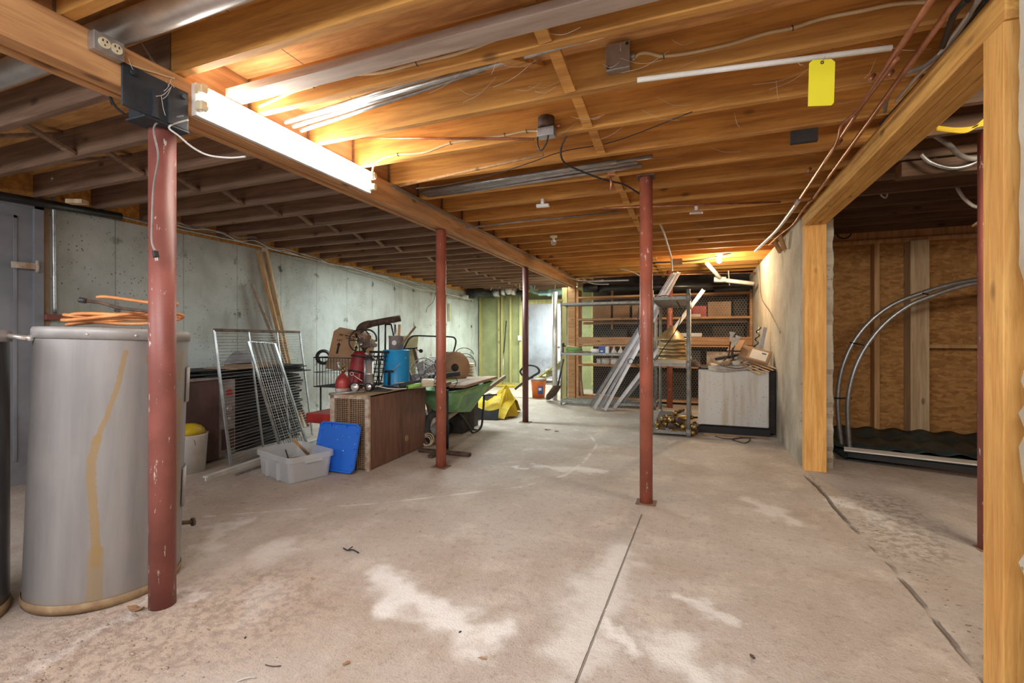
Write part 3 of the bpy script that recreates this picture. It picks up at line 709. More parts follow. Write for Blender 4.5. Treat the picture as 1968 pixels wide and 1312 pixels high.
for i in range(420):
    x = rn.gauss(-2.1, .28); y = rn.gauss(.95, .3)
    if (x-HX)**2+(y-HY)**2 < .1 or (x+2.985)**2+(y-.9)**2 < .09: continue
    q = rn.uniform(.0015, .0045)*(2 if rn.random() < .05 else 1); rb.sph((x, y, q*.3), q, 6, (1+rn.random(), 1, .6))
setp(S(rb, 'rubble', M['grit'], 'loose grit and small stones on the floor around the water heaters', 'rubble'), kind='stuff')
rb = MB()
for i in range(160):
    tt = rn.random(); y = 1.9+2.9*tt; x = .99+rn.gauss(0, .05)+.1*math.sin(tt*5)
    if x < .94 and y > 4.9: continue
    q = rn.uniform(.0015, .006); rb.sph((max(x, .94), y, q*.3), q, 6, (1+rn.random(), 1, .6))
setp(S(rb, 'rubble', M['grit'], 'line of crumbled grit along the cracked edge of the opening', 'rubble'), kind='stuff')

# outlet box on the beam
fx = BX+.073
ob = T('outlet_box', 'grey outlet box with two cream duplex sockets on the beam near the bracket', 'outlet', (fx, 1.0, 2.3))
a = ax(180, 90, fx+.04); b = ax(240, 110, fx+.04); y0, y1 = a.y, b.y
z1 = 2.372; z0 = z1-.072
P(MB().b2((fx, y0, z0), (fx+.04, y1, z1)), 'box', M['steel'], ob, w=True, bev=.004)
for q in (.33, .72):
    yc = y0+(y1-y0)*q
    so = P(MB().cyl((fx+.04, yc, (z0+z1)/2), (fx+.044, yc, (z0+z1)/2), .02, 20), 'socket', M['cream'], ob, w=True)
    for dy, dz in ((-.007, .007), (.007, .007), (0, -.009)):
        P(MB().box((fx+.0445, yc+dy, (z0+z1)/2+dz), (.002, .0035, .009 if dz > 0 else .006)), 'slot', M['ink'], so, w=True)
# cables from the bracket
S(MB().tube(crv([(BX+.09, 1.43, 2.2), pd(298, 240, 2.02), pd(304, 300, 2.0), pd(295, 360, 2.0), pd(292, 430, 2.0), pd(292, 465, 2.0), pd(298, 482, 2.0)], 8), .004, 8), 'power_cord', M['wiregrey'], 'grey cord hanging down the nearest red post to a plug', 'cord')
pg = T('plug', 'black power plug with two prongs hanging at the end of the grey cord', 'plug', pd(298, 482, 2.0))
P(MB().bar((0, 0, 0), (.008, 0, -.028), .02, .014), 'plug_body', M['black'], pg, bev=.002)
for dx in (-.004, .006): P(MB().bar((.008+dx, 0, -.028), (.012+dx, 0, -.042), .0015, .006), 'prong', M['chrome'], pg)
S(MB().tube(crv([(BX+.09, 1.45, 2.19), pd(325, 243, 2.05), pd(345, 262, 2.02), pd(370, 283, 2.0), pd(400, 298, 2.0), pd(440, 303, 2.0), pd(472, 301, 2.0)], 8), .0038, 8), 'loose_cable', M['wirewhite'], 'stiff white cable curling right from the black post bracket', 'cable')
S(MB().tube(crv([(BX-.09, 1.25, 2.2), pd(210, 183, 1.97), pd(222, 205, 2.0), pd(240, 220, 2.03)], 6), .005, 8), 'loose_cable', M['black'], 'short black cable under the beam left of the bracket', 'cable')
S(MB().tube(crv([(fx+.006, y1, z0+.01), ax(275, 133, fx+.006), ax(300, 140, fx+.006), ax(318, 146, fx+.006), ax(335, 150, fx+.006)], 5), .004, 8), 'feed_cable', M['cable'], 'cable along the beam from outlet box to strip light', 'cable')
cw = [(ax(315, 175, fx+.03), ax(330, 150, fx+.01)), (ax(300, 185, fx+.05), ax(328, 168, fx+.02)), (ax(313, 190, fx+.05), ax(330, 165, fx+.03)), (ax(310, 185, fx+.05), ax(318, 222, fx+.04)), (ax(247, 112, fx+.02), ax(260, 137, fx+.02)), (ay(235, 20, 1.35), ax(325, 165, fx+.02)), (ay(245, 40, 1.35), ax(335, 168, fx+.02))]
cb = MB()
for a, b in cw:
    m_ = (a+b)/2+Vector((0, 0, -.012)); cb.tube(crv([a, m_, b], 5), .0011, 4)
for i in range(60):
    u = random.uniform(900, 1700); v = random.uniform(60, 480); Y = min(6, max(1.7, 1069/(650-v)*(.93+.36*(u-984)/902)*1.03)); a = ay(u, v, Y); a.z = min(a.z, 2.5)
    b = a+Vector((random.uniform(-.25, .25), random.uniform(-.03, .03), random.uniform(-.1, .05))); cb.tube(crv([a, (a+b)/2+Vector((0, 0, -.02)), b], 4), .0008, 3)
setp(S(cb, 'cobwebs', M['web'], 'dusty cobweb threads under the joists and on the bracket', 'cobweb'), kind='stuff')
# silver duct through the joist bay, crossing above the beam
S(MB().cyl((-5.0, 1.235, 2.49), (1.0, 1.235, 2.49), .055, 24), 'round_duct', M['duct'], 'shiny round silver duct running between joists above the beam, top left', 'duct')
# wall details, left
cd = T('conduit', 'thin grey conduit running down the left wall beside the door into a red box', 'conduit', (-5.15, 2.35, 1.3))
c0 = ax(103, 400, -5.13); c1 = ax(105, 603, -5.13)
P(MB().tube(crv([ax(101, 340, -4.9), ax(100, 372, -5.05), c0, (c0+c1)/2, c1], 6), .013, 10), 'pipe', M['steel'], cd, w=True)
P(MB().box(c1+Vector((0, 0, -.03)), (.07, .15, .05)), 'red_box', M['redpaint'], cd, w=True, bev=.006)
a = ax(0, 378, -5.08); b = ax(232, 412, -5.08)
S(MB().cyl((-5.08, 1.2, a.z-.03), (-5.08, b.y, b.z-.02), .035, 14), 'black_pipe', M['blackpipe'], 'black pipe along the top of the left wall above the door', 'pipe')
S(MB().tube(crv([ax(230, 415, -5.1), ax(300, 432, -5.1), ax(345, 440, -5.1), ax(480, 468, -5.1), ax(600, 497, -5.1), ax(760, 535, -5.1), ax(850, 556, -5.1)], 5), .012, 8), 'wall_pipe', M['steel'], 'thin pipe along the top of the left concrete wall', 'pipe')
for q, (off, lb) in enumerate(((0, 'upper dusty cable in the bundle along the top of the left wall'), (6, 'middle dusty cable in the bundle along the top of the left wall'), (11, 'lowest dusty cable in the bundle along the top of the left wall'))):
    rn = random.Random(q); pts = []
    for u in range(340, 920, 30): pts.append(ax(u, 425+off*.35+(u-340)*.262+rn.uniform(-4, 4)-(8 if 460 < u < 500 else 0), -5.04+.03*q))
    S(MB().tube(crv(pts, 4), .006, 6), 'wall_cable', M['wirewhite' if q != 1 else 'wiregrey'], lb, 'cable')
# ================================================================== left side stored things
ub_ = T('bucket', 'white bucket with a yellow rag on top, half hidden behind the grey water heater', 'bucket', fl(362, 905))
P(MB().lathe([(0, 0), (.13, 0), (.15, .33), (.155, .34), (.145, .34), (.125, .02), (0, .02)], n=28), 'pail', M['white'], ub_)
P(MB().sph((0, 0, .36), .13, 14, (1, 1, .55)), 'yellow_rag', M['yellow'], ub_)
P(MB().ring((0, 0, .3), (.3, .95, .2), .15, .004, 24, 6, PI, 2*PI), 'bail_handle', M['wiregrey'], ub_)
# brown appliance with grey control panel
ap = T('old_appliance', 'old dark brown metal appliance with a grey control panel, behind the wire racks', 'appliance', fl(400, 889))
e1 = fl(374, 884); e2 = fl(436, 893)
dx_ = (e2-e1).normalized()
A0 = Vector((-4.62, 2.72, 0)); AZ = .80
P(MB().b2((-4.98, 2.70, .02), (-4.33, 3.24, AZ)), 'cabinet', M['brownsteel'], ap, w=True, bev=.008)
P(MB().b2((-4.99, 2.69, AZ), (-4.32, 3.25, AZ+.02)), 'top_sheet', M['greypanel'], ap, w=True)
P(MB().b2((-4.88, 3.24, .03), (-4.34, 3.42, AZ-.01)), 'control_panel', M['greypanel'], ap, w=True, bev=.01)
for zz, rr in ((.66, .032), (.50, .026), (.40, .014)):
    P(MB().cyl((-4.345, 3.345, zz), (-4.32, 3.345, zz), rr, 18), 'knob', M['chrome'] if zz < .6 else M['red'], ap, w=True)
P(MB().b2((-4.35, 3.27, .10), (-4.33, 3.40, .30)), 'lower_hatch', M['brownsteel'], ap, w=True)
# stack of thin black trays / panels
rn = random.Random(2); n = 20
for i in range(n):
    z = .012+i*.0385; w_ = .40+rn.uniform(-.03, .03); y0 = 3.46+rn.uniform(0, .07); y1 = 4.44+rn.uniform(-.03, .03)
    bx = S(MB().b2((-4.98+rn.uniform(0, .05), y0, z), (-4.98+w_+.05, y1, z+.026)), 'black_tray', M['dark' if i % 3 else 'black'], 'flat black tray in the pile behind the leaning wire racks, %s from the floor' % ORD[i], 'tray', 'black trays piled behind the wire racks')
for i in range(5):
    z = .79+i*.018; a = .05*rn.uniform(-1, 1); 
    S(MB().box((-4.66+rn.uniform(-.03, .03), 3.72+rn.uniform(-.1, .1), z+.022), (.62-.05*i, 1.32+rn.uniform(-.1, .1), .012), a), 'black_sheet', M['black' if i % 2 else 'rubber'], 'warped black sheet on the pile, %s from the top' % ORD[4-i], 'sheet', 'black sheets on the pile')
S(MB().box((-4.55, 3.62, .893), (.40, .5, .018), .2), 'flat_carton', M['card2'], 'flattened tan carton on top of the black sheets', 'carton', bev=.004)
S(MB().box((-4.7, 3.95, .90), (.35, .5, .03), -.1), 'flat_carton', M['card'], 'second flattened carton further back on the black sheets', 'carton', bev=.004)
def heap(c, sx, sy, h, mat, name, lab, cat, seed=1, n=16):
    rn = random.Random(seed); ph = [rn.uniform(0, 6) for _ in range(6)]
    def f(u, v):
        x = 2*u-1; y = 2*v-1; r = min(1, (abs(x)**3+abs(y)**3)**(1/3))
        z = h*(1-r**2.5)*(.7+.3*math.sin(4*x+ph[0])*math.cos(3*y+ph[1]))+.02*math.sin(9*x+ph[2])*math.sin(8*y+ph[3])*(1-r)
        return (c[0]+sx*x/2, c[1]+sy*y/2, c[2]+max(z, 0)+.004)
    return S(MB().sheet(f, n, n, .004), name, mat, lab, cat)
heap((-4.80, 3.85, .925), .25, .32, .17, M['insul'], 'folded_cloth', 'blue-grey bundle resting on the cartons against the wall', 'cloth', 3)
# leaning planks on the left wall
def lean(u0, v0, X0, u1, v1, X1, w, t, mat, lab, nm='leaning_plank'):
    X0 += .03; a = ax(u0, v0, X0); b = ax(u1, v1, X1); d = b-a; 
    if abs(d.z) > 1e-6: b = a+d*((a.z-.01)/(-d.z))
    return S(MB().bar(a, b, w, t, (1, 0, 0)), nm, mat, lab, 'plank', 'planks leaning on the left wall')
lean(507, 470, -5.15, 545, 650, -5.08, .02, .085, M['paleplank'], 'tallest pale plank leaning on the left wall behind the wire racks')
lean(496, 482, -5.14, 538, 650, -5.02, .02, .06, M['stud'], 'brown plank leaning left of the tallest pale plank')
lean(484, 545, -5.14, 528, 655, -5.02, .02, .05, M['oldwood'], 'short grey-brown plank, leftmost of those leaning on the left wall')
lean(530, 565, -5.13, 547, 690, -5.06, .012, .03, M['pale'], 'thin white strip leaning right of the tall planks')
# wire racks
def rack(name, A, B, Ct, Dt, nw, ups, mat, lab, thick=.012, wire=.003, cross=0):
    """A,B bottom corners; Ct,Dt top corners"""
    A, B, Ct, Dt = map(Vector, (A, B, Ct, Dt)); o = T(name, lab, 'rack', (A+B)/2)
    nrm = (B-A).cross(Ct-A).normalized()
    for k in ups:
        a = A.lerp(B, k); b = Ct.lerp(Dt, k); P(MB().bar(a, b, .028 if k in (0, 1) else .02, thick, nrm), 'upright', mat, o, w=True)
    P(MB().bar(Ct, Dt, .028 if cross == 0 else .008, .014 if cross == 0 else .006, nrm), 'top_rail', M['oldiron'] if cross == 0 else mat, o, w=True)
    P(MB().bar(A, B, .014, .008, nrm), 'bottom_rail', mat, o, w=True)
    for i in range(1, nw):
        q = i/nw; a = A.lerp(Ct, q); b = B.lerp(Dt, q); P(MB().tube([a, b], wire, 5), 'wire', mat, o, w=True)
    for i in range(1, cross):
        q = i/cross; a = A.lerp(B, q)+nrm*.005; b = Ct.lerp(Dt, q)+nrm*.005; P(MB().tube([a, b], wire*1.1, 5), 'long_wire', M['white'] if i % 2 else mat, o, w=True)
    return o
A = fl(444, 897); B = fl(601, 838, 0.0)
A.z = B.z = .01
rack('wire_rack', A, B, ax(411, 634, -4.33), ax(576, 638, -4.66), 42, (0, .34, .68, 1), M['strut'], 'large rusty grey wire rack leaning on the pile at the left wall')
A = fl(541, 872); B = fl(590, 855); A.z = B.z = .012
rack('wire_grate', A, B, ax(477, 656, -4.27), ax(528, 660, -4.40), 7, (0, 1), M['steel'], 'narrow pale wire grate leaning in front of the large wire rack', cross=12, wire=.0032)
# white angle strips
a = fl(394, 923); b = fl(610, 848); d = (b-a)
S(MB().bar(a+Vector((0, 0, .028)), b+Vector((0, 0, .028)), .05, .012).bar(a+Vector((.018, -.01, .012)), b+Vector((.018, -.01, .012)), .012, .03), 'white_trim_strip', M['pale'], 'long white trim strip lying on the floor, running behind the clear bin', 'trim')
a = fl(450, 915); b = fl(600, 862); S(MB().bar(a+Vector((.0, -.0, .009)), b+Vector((.0, -.0, .009)), .03, .018), 'white_trim_strip', M['wiregrey'], 'thin grey strip lying on the floor just in front of the white trim strip', 'trim')
# clear storage bin with contents, and its blue lid
bn = T('storage_bin', 'clear plastic storage bin with tools inside, on the floor beside the blue lid', 'bin', (-3.29, 3.17, 0), math.radians(-17))
def rrect(hx, hy, r, n=5):
    o = []
    for cx, cy, a0 in ((hx-r, hy-r, 0), (-hx+r, hy-r, PI/2), (-hx+r, -hy+r, PI), (hx-r, -hy+r, 1.5*PI)):
        o += [(cx+r*math.cos(a0+PI/2*i/n), cy+r*math.sin(a0+PI/2*i/n)) for i in range(n+1)]
    return o
def tub(lv, cap=True):
    """lv: list of (hx,hy,r,z)"""
    mb = MB(); rings = [[Vector((x, y, z)) for x, y in rrect(hx, hy, r)] for hx, hy, r, z in lv]; n = len(rings[0]); vs = [p for q in rings for p in q]
    fs = [(i*n+k, i*n+(k+1) % n, (i+1)*n+(k+1) % n, (i+1)*n+k) for i in range(len(rings)-1) for k in range(n)]
    if cap: fs.append(tuple(reversed(range(n)))); fs.append(tuple((len(rings)-1)*n+k for k in range(n)))
    return mb.add(vs, fs)
P(tub([(.268, .178, .04, .004), (.284, .194, .045, .17), (.30, .21, .05, .175), (.30, .21, .05, .222), (.292, .202, .048, .222), (.279, .189, .045, .18), (.262, .172, .04, .012)]), 'tub', M['clear'], bn)
P(tub([(.255, .165, .04, .014), (.268, .178, .04, .085)]), 'dirt_fill', M['dirt'], bn)
for k in (-.1, .1): P(MB().b2((k-.003, -.209, .01), (k+.003, -.178, .155)), 'rib', M['clear'], bn)
for sx in (-1, 1): P(MB().b2((sx*.30, -.07, .165), (sx*.325, .07, .18)), 'grip', M['clear'], bn)
a = pd(563, 848, 4.15); b = fl(592, 872, .13)
S(MB().cyl(b, a+Vector((0, 0, .02)), .014, 12, .011), 'hammer_shaft', M['stud'], 'brown wooden tool handle sticking up out of the clear bin', 'tool handle')
S(MB().cyl(fl(548, 862, .17), fl(556, 886, .10), .006, 8), 'iron_rod', M['black'], 'short black rod inside the clear bin, left', 'rod')
S(MB().ring(fl(612, 868, .10), (.3, -.6, .6), .045, .005, 16, 6, 0, 3.6), 'iron_hook', M['black'], 'curved black hook inside the clear bin, right', 'hook')
S(MB().b2((-3.25, 3.15, .088), (-3.1, 3.28, .12)), 'tin_box', M['greypanel'], 'small grey tin inside the clear bin', 'tin')
lid = T('bin_lid', 'bright blue plastic bin lid with white splashes, leaning on the grille', 'lid', (-3.02, 3.34, .0), (math.radians(76), 0, math.radians(-2)))
t = NT('blue_lid_splashed'); w_ = t.obj(); n_ = t.noise(w_, 17, 3, .6); big_ = t.noise(w_, 4, 2)
col = t.mix(t.math('MULTIPLY', t.step(n_, .66, .69), t.step(big_, .42, .6)), (.02, .16, .74), (.6, .72, .85)); M['lid'] = t.done(col, .33)
lb = tub([(.235, .215, .05, 0), (.235, .215, .05, .022), (.222, .202, .045, .022), (.215, .195, .045, .012)])
lb.v = [p+Vector((0, .225, 0)) for p in lb.v]; P(lb, 'lid_panel', M['lid'], lid)
for k in range(3):
    for sx in (-1, 1): P(MB().box((sx*.205, .08+.14*k, .02), (.02, .012, .01)), 'snap_tab', M['lid'], lid)
for k in (-.1, .08): P(MB().box((k, .41, .02), (.012, .02, .01)), 'snap_tab', M['lid'], lid)
# wood-grain cased unit with louvre front
ac = T('air_conditioner_case', 'dark wood-grain air conditioner case with a brown louvred grille, standing on the floor', 'air conditioner', (-2.97, 3.99, 0), math.radians(2.5))
P(MB().b2((-.205, -.50, .005), (.205, .52, .665)), 'case', M['brownfake'], ac, bev=.006)
P(MB().b2((-.212, -.53, .0), (-.165, -.50, .68)).b2((.170, -.53, .0), (.212, -.50, .68)).b2((-.212, -.53, .645), (.212, -.50, .68)), 'front_frame', M['offwhite'], ac, bev=.003)
gl = MB()
for i in range(36): gl.box((-.0, -.513, .02+i*.0175), (.335, .008, .004), (.5, 0, 0))
for i in range(13): gl.box((-.15+i*.025, -.512, .335), (.003, .006, .62))
P(gl, 'grille', M['card2'], ac); P(MB().b2((-.165, -.505, .01), (.17, -.495, .645)), 'grille_backing', M['dark'], ac)
P(MB().b2((-.004, -.53, .01), (.004, -.52, .645)).b2((-.09, -.53, .01), (-.086, -.52, .645)).b2((.086, -.53, .01), (.09, -.52, .645)), 'grille_bar', M['card2'], ac)
P(MB().b2((-.212, -.53, .68), (.212, .52, .686)), 'top_skin', M['rustrim'], ac)
P(MB().cyl((.20, .12, .17), (.212, .12, .17), .03, 18), 'plug_hole', M['card2'], ac)
# ================================================================== junk on and behind the air conditioner case
AZ = .687
ot = T('gas_cylinder', 'small red gas cylinder with brass valve on the air conditioner case', 'gas cylinder', (-3.135, 3.60, AZ))
P(MB().lathe([(0, 0), (.068, 0), (.072, .01), (.072, .04)], n=28), 'label_band', M['offwhite'], ot)
P(MB().lathe([(.072, .04), (.072, .09), (.066, .12), (.045, .155), (.022, .175), (.018, .185), (0, .186)], n=28), 'bottle', M['tank'], ot)
P(MB().cyl((0, 0, .185), (0, 0, .225), .018, 12).cyl((0, 0, .225), (0, 0, .27), .011, 10).box((0, 0, .245), (.035, .02, .015)), 'valve', M['brass'], ot)
P(MB().tube(crv([(0, 0, .225), (-.035, 0, .225), (-.05, .0, .24), (-.06, 0, .27)], 4), .010, 8).sph((-.06, 0, .275), .016, 8), 'elbow', M['strut'], ot)
def lampish(c, d, R, lab):
    o = T('headlamp', lab, 'lamp', c); d = Vector(d).normalized()
    P(MB().lathe([(0, -.09), (R*.45, -.085), (R*.9, -.02), (R, 0), (R, .012), (R*.88, .014)], (0, 0, R+.004), d, 22), 'shell', M['blackm'], o)
    P(MB().lathe([(R*.88, .006), (R*.6, .016), (0, .022)], (0, 0, R+.004), d, 22), 'lens', M['chrome'], o); return o
lampish((-2.995, 3.60, AZ), (.35, -1, .1), .047, 'round headlamp with a clear lens at the front of the cabinet top')
lampish((-2.93, 3.72, AZ), (.1, -1, 0), .040, 'second headlamp lying behind the first on the cabinet top')
ch = T('chrome_tube_pump', 'upright chrome cylinder with black cap on the wood-grain cabinet', 'cylinder', (-2.95, 3.76, AZ))
P(MB().lathe([(0, .05), (.032, .05), (.036, .06), (.036, .16), (.041, .162), (.041, .175), (.034, .177), (.034, .31), (0, .31)], n=24), 'barrel', M['chrome'], ch)
P(MB().lathe([(.05, .305), (.05, .32), (.034, .325), (.034, .345), (.03, .35), (0, .35)], n=24), 'cap', M['blackm'], ch)
P(MB().cyl((0, 0, 0), (0, 0, .055), .022, 12, .016), 'foot', M['black'], ch)
P(MB().cyl((-.055, 0, .06), (-.055, 0, .3), .014, 12), 'side_tube', M['strut'], ch)
a = pd(676, 718, 4.55); b = pd(696, 732, 4.5)
S(MB().ring(a, (.4, -.9, .1), .016, .004, 16, 6).tube([a+Vector((.014, 0, -.01)), b], .004, 6), 'white_strap', M['wirewhite'], 'white looped strap sticking up beside the headlamps', 'strap')
S(MB().box((-2.93, 3.98, AZ+.008), (.2, .5, .012), .3), 'plastic_sheet', M['rubber'], 'black plastic sheet lying on the cabinet top', 'sheet')
S(MB().box((-2.83, 4.25, AZ+.02), (.2, .34, .01), (0, .05, -.5)), 'plastic_sheet', M['greypanel'], 'grey flap hanging over the edge of the cabinet top', 'sheet')
S(MB().tube(crv([pd(723, 741, 4.6), pd(745, 746, 4.6), pd(770, 747, 4.65), pd(800, 745, 4.8), pd(830, 741, 4.9), pd(865, 733, 5.1), pd(900, 728, 5.3)], 8), .006, 6), 'white_cable', M['white'], 'long white cable draped over the cabinet top and the planks', 'cable')
S(MB().tube(crv([pd(757, 737, 4.9), pd(775, 735, 4.9), pd(800, 739, 4.9), pd(815, 744, 4.9)], 8), .005, 6), 'white_cable', M['cable'], 'short cream cable in front of the blue drum', 'cable')
S(MB().cyl(pd(700, 752, 4.45), pd(600+32, 757, 4.36), .012, 8), 'grey_rod', M['steel'], 'grey rod lying along the front of the cabinet top', 'rod')
# blue drum
DR = (-3.0, 4.27, AZ+.002)
du = T('oil_drum', 'bright blue metal drum with a pouring handle on the cabinet', 'drum', DR)
P(MB().lathe([(0, 0), (.138, 0), (.142, .008), (.138, .016), (.138, .372), (.143, .38), (.138, .388), (.13, .382), (0, .38)], n=40), 'drum_body', M['drumblue'], du)
P(MB().tube(crv([(-.135, -.03, .22), (-.08, -.125, .19), (-.02, -.15, .165), (.03, -.15, .165), (.08, -.13, .20), (.138, -.02, .31)], 6), .003, 6), 'bail', M['wirewhite'], du)
P(MB().cyl((-.04, -.15, .163), (.06, -.145, .167), .012, 10), 'grip', M['black'], du)
P(MB().bar((.015, -.15, .15), (.01, -.148, .02), .026, .014), 'spout_strap', M['black'], du, bev=.003)
P(MB().sph((-.01, -.139, .24), .006, 8), 'rivet', M['chrome'], du)
pc = T('paint_can', 'dirty grey can with a white oval label on the blue drum', 'can', (DR[0]-.01, DR[1]+.01, DR[2]+.389))
P(MB().lathe([(0, 0), (.078, 0), (.078, .13), (.082, .135), (.082, .15), (.076, .15), (.07, .02), (0, .02)], n=28), 'can_body', M['greypanel'], pc)
P(MB().lathe([(0, 0), (.026, 0)], (.03, -.079, .075), (.25, -1, 0), 20), 'label', M['label'], pc)
for dx in (-.02, .02): S(MB().cyl((DR[0]+dx, DR[1], DR[2]+.42), (DR[0]+dx*1.3, DR[1]+.02, DR[2]+.66), .014, 10), 'caulk_tube', M['steel'] if dx < 0 else M['stud'], '%s tube standing in the dirty grey can' % ('grey' if dx < 0 else 'brown'), 'tube')
S(MB().cyl((DR[0]+.05, DR[1]+.0, DR[2]+.43), (DR[0]+.19, DR[1]+.08, DR[2]+.64), .012, 10), 'wood_dowel', M['brownboard'], 'dark dowel leaning right out of the dirty grey can', 'dowel')
ht = T('hand_truck', 'black A-shaped hand truck frame standing behind the blue drum', 'hand truck', (-3.15, 4.78, 0))
def bars(nm, prs, r, mat, par):
    for a, b in prs: P(MB().cyl(a, b, r, 8), nm, mat, par, w=True)
a0 = ay(728, 625, 4.78); a1 = ay(728, 760, 4.78); b0 = ay(741, 623, 4.78); b1 = ay(752, 623, 4.78); b2_ = ay(800, 790, 4.78)
for q in (a1, b2_): q.z = .02
bars('side_rail', [(a0, a1), (ay(740, 690, 4.78), b0), (b1, b2_)], .011, M['blackm'], ht); bars('cross_bar', [(b0, b1), (ay(728, 690, 4.78), ay(775, 690, 4.78)), (a1, b2_)], .010, M['blackm'], ht)
# cart with carton
kt = T('wire_cart', 'black wire basket cart standing against the left wall', 'cart', (-3.95, 4.35, 0))
KX0, KX1, KY0, KY1, KZ0, KZ1 = -3.98, -3.42, 4.1, 4.75, .66, .985
for z, r in ((KZ1, .008), (KZ0, .006), (.82, .004)):
    P(MB().tube([(KX0, KY0, z), (KX1, KY0, z), (KX1, KY1, z), (KX0, KY1, z)], r, 6, closed=True), 'rim_wire', M['blackm'], kt, w=True)
g = MB()
for i in range(15):
    x = KX0+(KX1-KX0)*i/14; g.tube([(x, KY0, KZ1), (x, KY0, KZ0), (x, KY1, KZ0), (x, KY1, KZ1)], .003, 5)
for i in range(15):
    y = KY0+(KY1-KY0)*i/14; g.tube([(KX0, y, KZ1), (KX0, y, KZ0), (KX1, y, KZ0), (KX1, y, KZ1)], .003, 5)
P(g, 'basket_mesh', M['blackm'], kt, w=True)
for x in (KX0+.05, KX1-.05):
    for y in (KY0+.05, KY1-.05):
        P(MB().cyl((x, y, .1), (x, y, KZ0), .010, 8), 'leg', M['blackm'], kt, w=True)
        P(MB().lathe([(0, -.015), (.045, -.015), (.05, 0), (.045, .015), (0, .015)], (x, y, .05), (1, 0, 0), 16), 'wheel', M['black'], kt, w=True)
cb_ = T('carton', 'tilted brown cardboard box with black arrows standing in the wire cart', 'box', (-3.83, 4.47, .80), (math.radians(-8), math.radians(9), math.radians(14)))
P(MB().b2((-.2, -.15, 0), (.2, .15, .44)), 'carton_body', M['card'], cb_, bev=.004)
P(MB().add([(-.2, -.15, .44), (.2, -.15, .44), (.19, -.02, .50), (-.19, -.04, .51), (-.2, -.147, .437), (.2, -.147, .437), (.19, -.017, .497), (-.19, -.037, .507)], [(0, 1, 2, 3), (7, 6, 5, 4), (0, 4, 5, 1), (1, 5, 6, 2), (2, 6, 7, 3), (3, 7, 4, 0)]), 'flap', M['card'], cb_)
P(MB().b2((.09, -.153, .12), (.2, -.15, .40)), 'pale_label', M['paleyellow'], cb_)
P(MB().b2((-.2, -.152, .0), (.2, -.15, .17)), 'brown_tape', M['card2'], cb_)
for ax_ in (-.10, .115):
    P(MB().prism([(-.012, 0), (.012, 0), (.012, .10), (.026, .10), (0, .135), (-.026, .10), (-.012, .10)], (ax_, -.1535, .19), (0, -1, 0), .001, (0, 0, 1)), 'arrow', M['ink'], cb_)
def text(s, name, par, loc, rot, size, mat, ext=.0008, w_=1):
    c = bpy.data.curves.new(name, 'FONT'); c.body = s; c.size = size; c.extrude = ext; c.align_x = 'CENTER'; c.resolution_u = 2
    tmp = bpy.data.objects.new(name, c); C.objects.link(tmp); bpy.context.view_layer.update()
    me_ = bpy.data.meshes.new_from_object(tmp.evaluated_get(bpy.context.evaluated_depsgraph_get())); me_.materials.clear(); me_.materials.append(mat); bpy.data.objects.remove(tmp)
    o = bpy.data.objects.new(name, me_); C.objects.link(o); o.parent = par; o.location = loc; o.rotation_euler = rot; o.scale = (w_, 1, 1); return o
text('LIFT', 'lettering', cb_, (-.10, -.154, .335), (PI/2, 0, 0), .038, M['ink'])
text('UP', 'lettering', cb_, (.115, -.1545, .335), (PI/2, 0, 0), .034, M['ink'])
im = MB()
for k_, (x_, w2_) in enumerate(((-.12, .02), (-.095, .02), (-.05, .04), (-.005, .03), (.04, .035), (.09, .03))): im.b2((x_, -.1545, .408), (x_+w2_, -.153, .420))
for x_, w2_ in ((-.03, .012), (-.01, .05), (.05, .02)): im.b2((x_, -.1545, .382), (x_+w2_, -.153, .393))
P(im, 'faded_print', M['ink'], cb_)
# steering wheel ring, stove pipe elbow, machinery lump
sw = T('steering_wheel', 'thin black steering wheel leaning in front of the cardboard box', 'wheel', (-3.55, 4.32, .95))
cc = pd(691, 654, 5.2); P(MB().ring(cc, (.2, -1, .15), .125, .008, 40, 8), 'rim', M['black'], sw, w=True)
P(MB().cyl(cc-Vector((.12, .02, 0)), cc+Vector((.12, .02, 0)), .006, 6), 'spoke', M['blackm'], sw, w=True); P(MB().cyl(cc, cc-Vector((0, 0, .12)), .006, 6), 'spoke', M['blackm'], sw, w=True)
P(MB().sph(cc, .03, 10), 'hub', M['blackm'], sw, w=True)
P(MB().cyl(cc, cc+Vector((.02, .12, -.22)), .015, 8), 'steering_column', M['blackm'], sw, w=True)
sp = T('stove_pipe', 'long dark elbow pipe rising from the junk pile and pointing right', 'pipe', pd(690, 660, 5.6))
P(MB().tube(crv([pd(692, 690, 5.6), pd(690, 650, 5.6), pd(691, 636, 5.6), pd(697, 627, 5.6), pd(712, 622, 5.6)], 6), .046, 16), 'elbow', M['oldiron'], sp, w=True)
P(MB().cyl(pd(710, 622.5, 5.6), pd(770, 611, 5.65), .040, 18), 'long_pipe', M['oldiron'], sp, w=True)
en = T('engine', 'greasy small engine with fins and hoses on top of the red bag', 'engine', pd(700, 680, 5.1))
rn = random.Random(5); c0 = pd(702, 660, 5.1)
P(MB().box(c0, (.12, .1, .09), .4), 'block', M['oldiron'], en, w=True, bev=.008)
for i in range(5): P(MB().box(c0+Vector((0, 0, .05+.012*i)), (.11, .1, .004), .4), 'fin', M['greypanel'], en, w=True)
for i in range(6):
    q = c0+Vector((rn.uniform(-.1, .1), rn.uniform(-.07, .03), rn.uniform(-.06, .08)))
    P(MB().cyl(q, q+Vector((rn.uniform(-.05, .05), -.03, rn.uniform(-.04, .04))), rn.uniform(.012, .028), 10), 'fitting', M[['brass', 'blackm', 'steel'][i % 3]], en, w=True)
P(MB().ring(c0+Vector((.03, 0, .05)), (.3, -1, 0), .10, .010, 20, 8, -.3, 2.4), 'rubber_hose', M['black'], en, w=True)
